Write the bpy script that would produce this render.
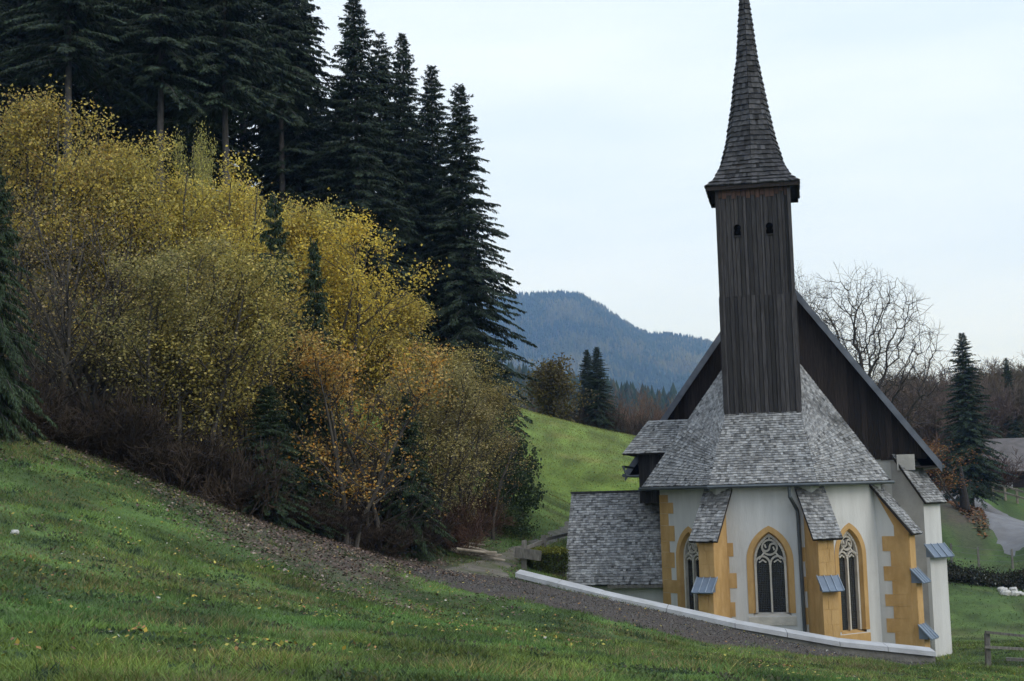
import bpy, math, random
import numpy as np

# ------------------------------------------------------------------ camera, sky, sun, exposure
scene = bpy.context.scene
for o in list(bpy.data.objects): bpy.data.objects.remove(o)
COL = scene.collection
FPX = 1400.0; EYE = 7.2
PITCH = math.atan(150 / FPX); ROLL = math.radians(-1.6)

cam_data = bpy.data.cameras.new('camera'); cam = bpy.data.objects.new('camera', cam_data); COL.objects.link(cam)
cam_data.sensor_width = 36.0; cam_data.lens = FPX / 1024 * 36.0; cam_data.clip_start = 0.3; cam_data.clip_end = 20000
def rot_cam():
    a = math.pi / 2 + PITCH
    rx = np.array([[1, 0, 0], [0, math.cos(a), -math.sin(a)], [0, math.sin(a), math.cos(a)]])
    rz = np.array([[math.cos(ROLL), -math.sin(ROLL), 0], [math.sin(ROLL), math.cos(ROLL), 0], [0, 0, 1]])
    return rx @ rz
RC = rot_cam()
from mathutils import Matrix, Vector
m4 = Matrix(RC.tolist()).to_4x4(); m4.translation = (0, 0, EYE); cam.matrix_world = m4
scene.camera = cam

SUN_EL = math.radians(34); SUN_AZ = math.radians(125)      # azimuth clockwise from +Y
world = bpy.data.worlds.new('World'); scene.world = world; world.use_nodes = True
nt = world.node_tree; nt.nodes.clear()
def wn(t, **k):
    n = nt.nodes.new(t)
    for a, b in k.items(): setattr(n, a, b)
    return n
sky = wn('ShaderNodeTexSky', sky_type='NISHITA', sun_disc=False, sun_elevation=SUN_EL, sun_rotation=SUN_AZ,
         altitude=700, air_density=1.2, dust_density=2.0)
tc = wn('ShaderNodeTexCoord'); mp = wn('ShaderNodeMapping'); mp.inputs['Scale'].default_value = (1.0, 1.0, 5.0)
ns = wn('ShaderNodeTexNoise'); ns.inputs['Scale'].default_value = 1.9; ns.inputs['Detail'].default_value = 5; ns.inputs['Roughness'].default_value = .55
cr = wn('ShaderNodeValToRGB'); cr.color_ramp.elements[0].position = .36; cr.color_ramp.elements[1].position = .68
cr.color_ramp.elements[0].color = (5.7, 6.8, 8.3, 1); cr.color_ramp.elements[1].color = (6.9, 7.75, 8.9, 1)
mx = wn('ShaderNodeMix', data_type='RGBA'); mx.inputs['Factor'].default_value = .93
bg = wn('ShaderNodeBackground'); bg.inputs['Strength'].default_value = .11
wo = wn('ShaderNodeOutputWorld')
L = nt.links.new
L(tc.outputs['Generated'], mp.inputs['Vector']); L(mp.outputs['Vector'], ns.inputs['Vector']); L(ns.outputs['Fac'], cr.inputs['Fac'])
L(sky.outputs['Color'], mx.inputs['A']); L(cr.outputs['Color'], mx.inputs['B']); L(mx.outputs['Result'], bg.inputs['Color']); L(bg.outputs['Background'], wo.inputs['Surface'])

sl = bpy.data.lights.new('sun', 'SUN'); sl.energy = 1.2; sl.angle = math.radians(40); sl.color = (1, .98, .95)
sun = bpy.data.objects.new('sun', sl); COL.objects.link(sun)
sd = Vector((math.sin(SUN_AZ) * math.cos(SUN_EL), math.cos(SUN_AZ) * math.cos(SUN_EL), math.sin(SUN_EL)))
sun.rotation_euler = sd.to_track_quat('Z', 'Y').to_euler()

vs = scene.view_settings
vs.view_transform = 'Standard'; vs.look = 'None'; vs.exposure = 0.4; vs.gamma = 1.0; vs.use_curve_mapping = False
scene.render.engine = 'CYCLES'
scene.cycles.max_bounces = 6; scene.cycles.transparent_max_bounces = 8
scene.cycles.volume_bounces = 1

rng = np.random.default_rng(7); random.seed(7)

# ------------------------------------------------------------------ geometry helpers
def at(px, py, D):
    """world point on the sight line of a photograph position, D metres ahead"""
    d = RC @ np.array([(px - 512) / FPX, (340.5 - py) / FPX, -1.0])
    return np.array([0, 0, EYE]) + d * (D / d[1])

def mesh(name, V, F, mat=None, cols=None, smooth=False):
    me = bpy.data.meshes.new(name)
    V = np.asarray(V, dtype=np.float32).reshape(-1, 3)
    if isinstance(F, np.ndarray):
        n, k = F.shape
        me.vertices.add(len(V)); me.vertices.foreach_set('co', V.ravel())
        me.loops.add(n * k); me.loops.foreach_set('vertex_index', F.astype(np.int32).ravel())
        me.polygons.add(n); me.polygons.foreach_set('loop_start', np.arange(0, n * k, k, dtype=np.int32))
        me.update(calc_edges=True)
    else:
        me.from_pydata(V.tolist(), [], [list(f) for f in F]); me.update()
    if cols is not None:
        c = np.ones((len(V), 4), dtype=np.float32); c[:, :3] = np.asarray(cols, dtype=np.float32).reshape(-1, 3)
        a = me.color_attributes.new('Col', 'FLOAT_COLOR', 'POINT'); a.data.foreach_set('color', c.ravel())
    if smooth: me.polygons.foreach_set('use_smooth', np.ones(len(me.polygons), dtype=bool))
    if mat is not None: me.materials.append(mat)
    return me

def obj(name, me, parent=None, loc=(0, 0, 0), rz=0.0, **props):
    o = bpy.data.objects.new(name, me); COL.objects.link(o)
    o.location = loc; o.rotation_euler = (0, 0, rz)
    if parent is not None: o.parent = parent
    for k, v in props.items(): o[k] = v
    return o

def thing(name, label, cat, loc=(0, 0, 0), rz=0.0, group=None):
    o = obj(name, None, None, tuple(float(t) for t in loc), rz); o['label'] = label; o['category'] = cat
    o.empty_display_size = .3
    if group: o['group'] = group
    return o

def tag(o, label, cat, group=None):
    o['label'] = label; o['category'] = cat
    if group: o['group'] = group
    return o

class MB:
    """collects simple solids into one mesh"""
    def __init__(s): s.V = []; s.F = []; s.C = []
    def add(s, V, F, col=None):
        b = len(s.V); V = [tuple(float(t) for t in v) for v in V]; s.V += V; s.F += [tuple(i + b for i in f) for f in F]
        s.C += [col or (1, 1, 1)] * len(V)
    def box(s, x0, x1, y0, y1, z0, z1, col=None):
        s.add([(x0, y0, z0), (x1, y0, z0), (x1, y1, z0), (x0, y1, z0), (x0, y0, z1), (x1, y0, z1), (x1, y1, z1), (x0, y1, z1)],
              [(3, 2, 1, 0), (4, 5, 6, 7), (0, 1, 5, 4), (1, 2, 6, 5), (2, 3, 7, 6), (3, 0, 4, 7)], col)
    def hexa(s, b, t, col=None):
        s.add(list(b) + list(t), [(3, 2, 1, 0), (4, 5, 6, 7), (0, 1, 5, 4), (1, 2, 6, 5), (2, 3, 7, 6), (3, 0, 4, 7)], col)
    def tube(s, pts, rad, n=6, col=None, cap=True):
        pts = np.asarray(pts, float); rad = np.broadcast_to(np.asarray(rad, float), (len(pts),))
        V = []; F = []
        for i, p in enumerate(pts):
            d = pts[min(i + 1, len(pts) - 1)] - pts[max(i - 1, 0)]; d = d / (np.linalg.norm(d) + 1e-9)
            a = np.cross(d, (0, 0, 1)) if abs(d[2]) < .95 else np.cross(d, (0, 1, 0)); a /= np.linalg.norm(a); b = np.cross(d, a)
            for k in range(n):
                t = 2 * math.pi * k / n; V.append(p + rad[i] * (math.cos(t) * a + math.sin(t) * b))
        for i in range(len(pts) - 1):
            for k in range(n): F.append((i * n + k, i * n + (k + 1) % n, (i + 1) * n + (k + 1) % n, (i + 1) * n + k))
        if cap: F.append(tuple(range(n))[::-1]); F.append(tuple(range((len(pts) - 1) * n, len(pts) * n)))
        s.add(V, F, col)
    def mesh(s, name, mat, cols=False, smooth=False): return mesh(name, s.V, s.F, mat, s.C if cols else None, smooth)
    def build(s, name, mat, parent=None, cols=False, smooth=False, **p): return obj(name, s.mesh(name, mat, cols, smooth), parent, **p)

def wnoise(x, y, s, seed=0):
    """smooth value noise 0..1"""
    x = np.asarray(x, float) / s; y = np.asarray(y, float) / s
    xi = np.floor(x); yi = np.floor(y); fx = x - xi; fy = y - yi
    fx = fx * fx * (3 - 2 * fx); fy = fy * fy * (3 - 2 * fy)
    def h(a, b):
        t = np.sin(a * 127.1 + b * 311.7 + seed * 74.7) * 43758.5453
        return t - np.floor(t)
    return (h(xi, yi) * (1 - fx) + h(xi + 1, yi) * fx) * (1 - fy) + (h(xi, yi + 1) * (1 - fx) + h(xi + 1, yi + 1) * fx) * fy

def fbm(x, y, s, seed=0, o=4):
    t = 0; a = .5
    for i in range(o): t = t + a * wnoise(x, y, s / 2 ** i, seed + i); a *= .5
    return t / (1 - .5 ** o)

def inpoly(x, y, poly):
    x = np.asarray(x, float); y = np.asarray(y, float); ins = np.zeros(x.shape, bool)
    n = len(poly)
    for i in range(n):
        x0, y0 = poly[i]; x1, y1 = poly[(i + 1) % n]
        if y0 == y1: continue
        c = ((y0 > y) != (y1 > y)) & (x < (x1 - x0) * (y - y0) / (y1 - y0) + x0)
        ins ^= c
    return ins

def dpoly(x, y, line, closed=False):
    x = np.asarray(x, float); y = np.asarray(y, float); best = np.full(x.shape, 1e9)
    n = len(line)
    for i in range(n if closed else n - 1):
        ax, ay = line[i]; bx, by = line[(i + 1) % n]
        dx, dy = bx - ax, by - ay
        t = np.clip(((x - ax) * dx + (y - ay) * dy) / (dx * dx + dy * dy + 1e-9), 0, 1)
        best = np.minimum(best, np.hypot(x - ax - t * dx, y - ay - t * dy))
    return best

# ------------------------------------------------------------------ materials
def mat(name, col, col2=None, rough=.85, scale=4.0, stretch=(1, 1, 1), detail=5, lo=.35, hi=.65, bump=0.0, bscale=None,
        attr=False, objcol=False, rand=0.0, trans=0.0, metal=0.0, spec=.3, col3=None, scale3=.6, lo3=.5, hi3=.7):
    m = bpy.data.materials.new(name); m.use_nodes = True; t = m.node_tree; t.nodes.clear()
    N = t.nodes.new; K = t.links.new
    out = N('ShaderNodeOutputMaterial'); b = N('ShaderNodeBsdfPrincipled')
    b.inputs['Roughness'].default_value = rough; b.inputs['Metallic'].default_value = metal; b.inputs['Specular IOR Level'].default_value = spec
    c = N('ShaderNodeTexCoord'); mp = N('ShaderNodeMapping'); mp.inputs['Scale'].default_value = stretch
    K(c.outputs['Object'], mp.inputs['Vector'])
    oi = N('ShaderNodeObjectInfo')
    if rand:
        cm = N('ShaderNodeVectorMath'); cm.operation = 'SCALE'; K(oi.outputs['Random'], cm.inputs['Scale']); cm.inputs[0].default_value = (37, 53, 71)
        K(cm.outputs[0], mp.inputs['Location'])
    n = N('ShaderNodeTexNoise'); n.inputs['Scale'].default_value = scale; n.inputs['Detail'].default_value = detail; n.inputs['Roughness'].default_value = .6
    K(mp.outputs['Vector'], n.inputs['Vector'])
    r = N('ShaderNodeValToRGB'); r.color_ramp.elements[0].position = lo; r.color_ramp.elements[1].position = hi
    c2 = col2 or tuple(x * .72 for x in col)
    r.color_ramp.elements[0].color = (*c2, 1); r.color_ramp.elements[1].color = (*col, 1)
    K(n.outputs['Fac'], r.inputs['Fac']); cur = r.outputs['Color']
    if col3:
        n3 = N('ShaderNodeTexNoise'); n3.inputs['Scale'].default_value = scale3; n3.inputs['Detail'].default_value = 6; n3.inputs['Roughness'].default_value = .65
        K(c.outputs['Object'], n3.inputs['Vector'])
        r3 = N('ShaderNodeValToRGB'); r3.color_ramp.elements[0].position = lo3; r3.color_ramp.elements[1].position = hi3
        K(n3.outputs['Fac'], r3.inputs['Fac'])
        x3 = N('ShaderNodeMix'); x3.data_type = 'RGBA'; K(r3.outputs['Color'], x3.inputs['Factor']); K(cur, x3.inputs['A']); x3.inputs['B'].default_value = (*col3, 1)
        cur = x3.outputs['Result']
    def mul(s):
        nonlocal cur
        x = N('ShaderNodeMix'); x.data_type = 'RGBA'; x.blend_type = 'MULTIPLY'; x.inputs['Factor'].default_value = 1
        K(cur, x.inputs['A']); K(s, x.inputs['B']); cur = x.outputs['Result']
    if attr:
        a = N('ShaderNodeAttribute'); a.attribute_name = 'Col'; mul(a.outputs['Color'])
    if objcol: mul(oi.outputs['Color'])
    if rand:
        mr = N('ShaderNodeMapRange'); mr.inputs['To Min'].default_value = 1 - rand; mr.inputs['To Max'].default_value = 1 + rand
        K(oi.outputs['Random'], mr.inputs['Value']); mul(mr.outputs['Result'])
    K(cur, b.inputs['Base Color'])
    if bump:
        n2 = N('ShaderNodeTexNoise'); n2.inputs['Scale'].default_value = bscale or scale * 4; n2.inputs['Detail'].default_value = 6
        K(mp.outputs['Vector'], n2.inputs['Vector'])
        bp = N('ShaderNodeBump'); bp.inputs['Strength'].default_value = bump; bp.inputs['Distance'].default_value = .05
        K(n2.outputs['Fac'], bp.inputs['Height']); K(bp.outputs['Normal'], b.inputs['Normal'])
    sh = b.outputs['BSDF']
    if trans:
        tr = N('ShaderNodeBsdfTranslucent'); K(cur, tr.inputs['Color']); ms = N('ShaderNodeMixShader'); ms.inputs['Fac'].default_value = trans
        K(sh, ms.inputs[1]); K(tr.outputs['BSDF'], ms.inputs[2]); sh = ms.outputs['Shader']
    K(sh, out.inputs['Surface'])
    return m

M = {}
M['ground'] = mat('ground_soil_and_turf', (.09, .14, .04), (.05, .092, .028), rough=.95, scale=5, lo=.3, hi=.7, bump=.7, bscale=14, attr=True,
                  col3=(.1, .1, .045), scale3=.3, lo3=.5, hi3=.75)
M['grass'] = mat('grass_blades', (1, 1, 1), (.8, .8, .8), rough=.7, scale=.8, attr=True, trans=.25)
M['leaf_litter'] = mat('fallen_leaves', (1, 1, 1), (.7, .7, .7), rough=.8, scale=2, attr=True)
M['gravel'] = mat('gravel', (.1, .083, .074), (.058, .047, .042), rough=.95, scale=7, bump=.9, bscale=30, col3=(.075, .062, .05), scale3=.7)
M['track'] = mat('dirt_track', (.2, .18, .15), (.12, .11, .09), rough=.95, scale=2.5, bump=.6, bscale=20, col3=(.085, .095, .045), scale3=.5, lo3=.52, hi3=.66)
M['asphalt'] = mat('worn_asphalt', (.2, .2, .21), (.15, .15, .16), rough=.85, scale=1.2, bump=.15, bscale=30, col3=(.14, .13, .125), scale3=.25)
M['shingle'] = mat('weathered_shingle', (.345, .345, .345), (.17, .17, .172), rough=.8, scale=9, stretch=(1, 1, 1), bump=.5, bscale=40, attr=True,
                   col3=(.1, .1, .1), scale3=.7, lo3=.53, hi3=.72)
M['shingle_dark'] = mat('dark_spire_shingle', (.068, .066, .07), (.034, .034, .037), rough=.8, scale=9, bump=.6, bscale=40, attr=True)
M['underlay'] = mat('roof_boarding', (.035, .03, .028), rough=.9)
M['board'] = mat('tarred_board', (.08, .073, .075), (.014, .0125, .013), rough=.75, scale=6, stretch=(6, 6, .3), bump=.6, bscale=9, rand=.55, lo=.3, hi=.75)
M['board_brown'] = mat('brown_tarred_board', (.042, .03, .026), (.012, .0095, .009), rough=.8, scale=5, stretch=(5, 5, .35), bump=.5, bscale=9, rand=.45, lo=.3, hi=.75)
M['head'] = mat('unweathered_brown_board', (.085, .045, .032), (.04, .024, .02), rough=.8, scale=6, stretch=(6, 6, .4), rand=.4)
M['bark_dark'] = mat('dark_bark', (.035, .03, .028), rough=.95, scale=4, bump=.6)
M['verge'] = mat('blue_grey_verge', (.16, .175, .21), (.1, .11, .135), rough=.6, scale=2)
M['plaster'] = mat('white_lime_plaster', (.6, .595, .585), (.5, .495, .485), stretch=(2.2, 2.2, .3), rough=.92, scale=1.1, bump=.25, bscale=14, col3=(.43, .42, .4), scale3=.5, lo3=.55, hi3=.75)
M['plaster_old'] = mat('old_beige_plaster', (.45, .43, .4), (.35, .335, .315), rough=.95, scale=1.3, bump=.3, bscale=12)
M['ochre'] = mat('ochre_limewash', (.54, .345, .15), (.43, .265, .105), stretch=(1.5, 1.5, .5), rough=.9, scale=2.2, bump=.25, bscale=14, col3=(.4, .24, .09), scale3=.9, lo3=.5, hi3=.7)
M['stone'] = mat('tracery_stone', (.58, .54, .48), (.45, .42, .37), rough=.9, scale=3, bump=.3)
M['sheet'] = mat('blue_grey_sheet_metal', (.17, .215, .28), (.13, .165, .22), rough=.45, scale=2, metal=.25, spec=.5)
M['seam'] = mat('pale_standing_seam', (.32, .38, .46), rough=.45, metal=.2)
M['zinc'] = mat('dark_zinc', (.1, .115, .125), (.07, .08, .09), rough=.45, scale=3, metal=.4, spec=.5)
M['coping'] = mat('pale_concrete', (.46, .47, .49), (.36, .365, .38), rough=.85, scale=1.5, bump=.2, bscale=18, col3=(.27, .28, .25), scale3=1.1, lo3=.55, hi3=.75)
M['wall_stone'] = mat('rubble_wall', (.2, .19, .17), (.12, .115, .1), rough=.95, scale=2.5, bump=.6)
M['wood'] = mat('grey_weathered_wood', (.2, .19, .17), (.11, .1, .09), rough=.85, scale=4, stretch=(4, 4, 1), bump=.4, rand=.2)
M['pale_wood'] = mat('barkless_log', (.32, .28, .23), (.18, .15, .12), rough=.85, scale=5, bump=.4, rand=.3)
M['wire'] = mat('wire', (.2, .2, .2), rough=.5, metal=.6)
M['bark'] = mat('grey_bark', (.1, .088, .075), (.045, .04, .034), rough=.9, scale=3, stretch=(3, 3, .6), bump=.6)
M['bark_pale'] = mat('pale_spruce_bark', (.115, .104, .1), (.055, .05, .048), rough=.9, scale=3, stretch=(3, 3, .6), bump=.6)
M['twig'] = mat('dark_twigs', (.06, .05, .045), (.035, .03, .027), rough=.9, scale=2)
M['twig_brown'] = mat('brown_twigs', (.085, .066, .055), (.05, .04, .034), rough=.9, scale=1, objcol=True)
M['needle'] = mat('spruce_needles', (.032, .05, .025), (.015, .026, .015), rough=.75, scale=.7, attr=True, objcol=True)
M['leaf'] = mat('autumn_leaves', (1, 1, 1), (.75, .75, .75), rough=.65, scale=.6, attr=True, objcol=True, trans=.35)
M['rock'] = mat('white_stone', (.62, .61, .58), (.42, .41, .39), rough=.9, scale=3, bump=.4)
M['far_forest'] = mat('far_forest', (.05, .06, .035), (.018, .03, .02), rough=.95, scale=.004, attr=True, bump=0)
M['hill'] = mat('forested_mountain', (.06, .055, .035), (.02, .03, .02), rough=.95, scale=.005, detail=8)
M['barn_roof'] = mat('barn_roof', (.15, .135, .135), (.1, .092, .09), rough=.85, scale=1.5)
M['black'] = mat('belfry_dark', (.003, .003, .003), rough=1.0, spec=0.0)

# leaded glass: dark pane with a lattice of lead cames
def glass_mat():
    m = bpy.data.materials.new('leaded_glass'); m.use_nodes = True; t = m.node_tree; N = t.nodes.new; K = t.links.new
    b = t.nodes['Principled BSDF']; b.inputs['Roughness'].default_value = .25
    c = N('ShaderNodeTexCoord'); v = N('ShaderNodeTexVoronoi'); v.inputs['Scale'].default_value = 17; v.feature = 'DISTANCE_TO_EDGE'; v.inputs['Randomness'].default_value = .25
    K(c.outputs['Object'], v.inputs['Vector'])
    r = N('ShaderNodeValToRGB'); r.color_ramp.elements[0].position = .04; r.color_ramp.elements[1].position = .12
    r.color_ramp.elements[0].color = (.06, .06, .062, 1); r.color_ramp.elements[1].color = (.01, .011, .013, 1)
    K(v.outputs['Distance'], r.inputs['Fac']); K(r.outputs['Color'], b.inputs['Base Color'])
    return m
M['glass'] = glass_mat()

# ------------------------------------------------------------------ terrain
# survey points: photograph position and distance -> world
PTS = [(0, 681, 11), (250, 681, 11.5), (512, 681, 12), (650, 681, 16), (800, 681, 23), (900, 676, 33), (1000, 676, 42), (-150, 681, 12), (1150, 672, 46),
       (0, 620, 16), (0, 560, 22), (0, 500, 28), (0, 432, 36), (-150, 500, 26), (-150, 400, 36), (150, 620, 18), (150, 560, 26), (150, 482, 38),
       (280, 580, 29), (280, 527, 41), (400, 602, 34), (400, 562, 45), (480, 552, 50), (500, 592, 37), (600, 615, 36), (700, 641, 36), (800, 655, 37.5), (900, 664, 40),
       (515, 577, 45.2), (735, 630, 43), (935, 661, 43.2), (480, 566, 47), (540, 545, 55), (570, 522, 63), (560, 500, 68), (525, 480, 74), (640, 482, 78),
       (530, 413, 100), (580, 427, 100), (640, 441, 100), (720, 452, 102), (500, 432, 86), (500, 470, 72),
       (950, 664, 51), (900, 672, 44), (945, 670, 47), (980, 652, 52), (1024, 655, 50), (980, 600, 69), (1024, 600, 69), (980, 582, 73), (960, 562, 77), (1000, 552, 83), (1024, 562, 80),
       (963, 508, 90), (940, 503, 104), (1000, 510, 106), (1100, 540, 90), (1100, 600, 70)]
SV = [tuple(at(*p)) for p in PTS]
SV += [(0, 0, 5.5), (-8, 0, 6.2), (8, 0, 4.6), (0, -20, 6), (-25, 5, 9.5), (25, 5, 1.5), (25, 30, .2), (38, 55, .3),
       (-25, 55, 16.5), (-14, 62, 13.5), (-5, 64, 9.3), (-1.5, 72, 9.6), (-22, 80, 20), (-8, 85, 14), (-30, 95, 25), (-14, 105, 19), (0, 104, 13.4), (-45, 60, 24), (-50, 95, 33), (-35, 30, 14.5),
       (2, 118, 12), (10, 118, 10.6), (20, 118, 9), (5, 140, 8), (20, 145, 6.5), (30, 110, 7), (30, 80, 4), (20, 90, 6.5), (36, 130, 7), (50, 130, 9), (60, 160, 14), (40, 160, 11), (80, 120, 12), (70, 80, 5), (10, 62, 2.2), (16, 66, 1.2),
       (30, 180, 13), (0, 180, 9), (-40, 150, 30), (-80, 100, 42)]
SV = np.array(SV)
def tps_fit(P, lam=.6):
    n = len(P); X = P[:, :2] / 50
    d = np.hypot(X[:, None, 0] - X[None, :, 0], X[:, None, 1] - X[None, :, 1]); Km = np.where(d > 0, d * d * np.log(d + 1e-12), 0)
    A = np.zeros((n + 3, n + 3)); A[:n, :n] = Km + lam * 1e-3 * np.eye(n); A[:n, n] = 1; A[:n, n + 1:] = X; A[n, :n] = 1; A[n + 1:, :n] = X.T
    return np.linalg.solve(A, np.concatenate([P[:, 2], np.zeros(3)]))
TW = tps_fit(SV)
# retaining wall line (plan) and coping heights
WALL = [at(515, 573.5, 45.0), at(600, 594.5, 44.1), at(735, 624, 43.2), at(840, 642.5, 43.1), at(936, 652.5, 43.3)]
YARD = [(WALL[0][0] + 1.6, WALL[0][1] + .1), (WALL[1][0], WALL[1][1] + .2), (WALL[2][0], WALL[2][1] + .2), (WALL[3][0], WALL[3][1] + .2), (WALL[4][0] - .3, WALL[4][1] + .25),
        (14.6, 48), (15.0, 60), (8, 62), (1.7, 53), (1.7, 49)]
def ground(x, y):
    x = np.asarray(x, float); y = np.asarray(y, float); sh = x.shape; xf = x.ravel() / 50; yf = y.ravel() / 50
    z = TW[-3] + TW[-2] * xf + TW[-1] * yf; X = SV[:, :2] / 50
    for i in range(len(SV)):
        d2 = (xf - X[i, 0]) ** 2 + (yf - X[i, 1]) ** 2
        z = z + TW[i] * .5 * d2 * np.log(d2 + 1e-12)
    z = z.reshape(sh)
    far = 8 + 30 * np.clip((np.abs(x) - 100) / 400, 0, 1)
    r = np.hypot(x, (y - 70) * .8); w = np.clip((r - 95) / 80, 0, 1); w = w * w * (3 - 2 * w)
    z = z * (1 - w) + far * w
    # small unevenness of the turf
    z = z + (fbm(x, y, 5.0, 3, 3) - .5) * .28 * np.clip((np.hypot(x, y)) / 12, 0, 1) * (1 - np.clip((z - 20) / 10, 0, 1))
    # sunken churchyard behind the retaining wall
    ins = inpoly(x, y, YARD); d = dpoly(x, y, YARD, True)
    t = np.where(ins, np.clip(d / .8, 0, 1), 0)
    yard = np.clip(2.3 - (x - 2) * .16, .3, 2.3)
    return z * (1 - t) + np.minimum(z, yard) * t
def gz(x, y): return float(ground(np.array([x]), np.array([y]))[0])

def spread(a, b, near0, near1, d0, grow):
    """grid lines: fine spacing between near0 and near1, growing outside"""
    c = list(np.arange(near0, near1 + 1e-6, d0)); s = d0
    while c[-1] < b: s = min(s * grow, 250); c.append(c[-1] + s)
    s = d0
    while c[0] > a: s = min(s * grow, 250); c.insert(0, c[0] - s)
    return np.array(c)
gx = spread(-4000, 4000, -26, 32, .4, 1.16); gy = spread(-1200, 6500, 7, 72, .4, 1.12)
GX, GY = np.meshgrid(gx, gy); GZ = ground(GX, GY)
ny, nx = GX.shape
LITTER = [tuple(at(*p)[:2]) for p in [(90, 470, 39), (180, 510, 38), (250, 538, 35), (330, 565, 32.5), (400, 578, 34), (440, 576, 39), (480, 560, 48), (500, 548, 51), (470, 540, 56), (380, 530, 60), (200, 460, 60), (0, 400, 60), (-150, 360, 55), (-150, 410, 37), (0, 440, 35)]]
LITTER2 = [tuple(at(*p)[:2]) for p in [(935, 520, 88), (960, 535, 84), (985, 545, 84), (992, 535, 87), (984, 520, 93), (960, 508, 98), (935, 506, 98)]]
lit = inpoly(GX, GY, LITTER).astype(float); dl = dpoly(GX, GY, LITTER, True)
lit = np.clip(np.where(lit > 0, .5 + dl / 3, .5 - dl / 3) + (fbm(GX, GY, 2.5, 11) - .5) * 1.6, 0, 1)
lit2 = inpoly(GX, GY, LITTER2).astype(float); dl2 = dpoly(GX, GY, LITTER2, True)
lit2 = np.clip(np.where(lit2 > 0, .5 + dl2 / 2, .5 - dl2 / 2) + (fbm(GX, GY, 2.5, 12) - .5) * 1.2, 0, 1)
lit = np.maximum(lit, lit2)
wood_floor = np.clip((GZ - 14) / 4, 0, 1) * (GX < 0); lit = np.maximum(lit, wood_floor * .9)
pn = fbm(GX, GY, 3.2, 21)[..., None]
gcol = (np.array([.78, .8, .75]) * (1 - pn) + np.array([1.15, 1.2, 1.05]) * pn) * np.clip(.5 + (fbm(GX, GY, 1.1, 58, 4)[..., None] - .3) * 2.0, .5, 1.3)
meadow = (np.clip((GY - 56) / 14, 0, 1) * np.clip((21 - GX) / 4, 0, 1))[..., None]
gcol = gcol * (1 + np.array([1.15, .85, .35]) * meadow)
gcol = gcol * (1 - lit[..., None]) + np.array([1.15, .66, 1.6]) * lit[..., None]
idx = np.arange(ny * nx).reshape(ny, nx)
GF = np.stack([idx[:-1, :-1], idx[:-1, 1:], idx[1:, 1:], idx[1:, :-1]], -1).reshape(-1, 4)
g = obj('ground', mesh('ground', np.stack([GX, GY, GZ], -1).reshape(-1, 3), GF, M['ground'], gcol.reshape(-1, 3), smooth=True)); g['kind'] = 'structure'

def strip(name, left, right, m, lift=.035, n=90, k=12, jit=.12, seed=0, kind='structure'):
    """a sheet between two edge lines, laid on the ground"""
    def res(l):
        l = np.array([tuple(at(*p)[:2]) for p in l]); d = np.r_[0, np.cumsum(np.hypot(*np.diff(l, axis=0).T))]; s = np.linspace(0, d[-1], n)
        # smooth curve through the points
        xs = np.interp(s, d, l[:, 0]); ys = np.interp(s, d, l[:, 1])
        ker = np.ones(7) / 7; pad = lambda a: np.convolve(np.r_[[a[0]] * 3, a, [a[-1]] * 3], ker, 'valid')
        return np.stack([pad(xs), pad(ys)], -1)
    A = res(left); B = res(right)
    r = np.random.default_rng(seed)
    w = np.linalg.norm(B - A, axis=1, keepdims=True); u = (B - A) / w
    A = A + u * (r.random((n, 1)) - .5) * 2 * jit; B = B + u * (r.random((n, 1)) - .5) * 2 * jit
    t = np.linspace(0, 1, k)[None, :, None]; P = A[:, None] * (1 - t) + B[:, None] * t
    Z = ground(P[..., 0], P[..., 1]) + lift; Z[:, 0] -= .05; Z[:, -1] -= .05
    V = np.concatenate([P, Z[..., None]], -1).reshape(-1, 3); i = np.arange(n * k).reshape(n, k)
    F = np.stack([i[:-1, :-1], i[:-1, 1:], i[1:, 1:], i[1:, :-1]], -1).reshape(-1, 4)
    o = obj(name, mesh(name, V, F, m, smooth=True)); o['kind'] = kind
    return o, A, B

gravel, gA, gB = strip('gravel_path', [(405, 580, 38.5), (455, 588, 36.8), (500, 593, 36.2), (600, 616, 35.6), (700, 642, 35.8), (800, 655, 37.5), (900, 664, 40.2), (948, 664, 44)],
                       [(425, 571, 44.5), (515, 576, 44.9), (600, 597, 44.05), (735, 627, 43.15), (840, 645, 43.05), (936, 658, 43.25), (950, 660, 46)], M['gravel'], seed=1, jit=.2, lift=.05)
track, tA, tB = strip('dirt_track', [(425, 578, 43), (455, 567, 46.2), (500, 553, 51), (545, 538, 57.5), (580, 515, 66), (600, 505, 72)],
                      [(520, 579, 44.6), (508, 567, 47.5), (530, 553, 53), (565, 542, 58.5), (590, 527, 65), (620, 512, 72)], M['track'], seed=2, jit=.25, lift=.02)
road, rA, rB = strip('road', [(1120, 590, 76), (1024, 562, 80), (1000, 552, 83), (989, 540, 87), (984, 526, 91), (972, 514, 97), (953, 506, 102), (925, 503, 107)],
                     [(1120, 535, 94), (1024, 521, 100), (1000, 510, 106), (985, 506, 109), (962, 501, 115), (925, 499, 120)], M['asphalt'], seed=3, jit=.05, lift=.05)
POLY_G = [tuple(p) for p in gA] + [tuple(p) for p in gB[::-1]]
POLY_T = [tuple(p) for p in tA] + [tuple(p) for p in tB[::-1]]
POLY_R = [tuple(p) for p in rA] + [tuple(p) for p in rB[::-1]]

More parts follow.
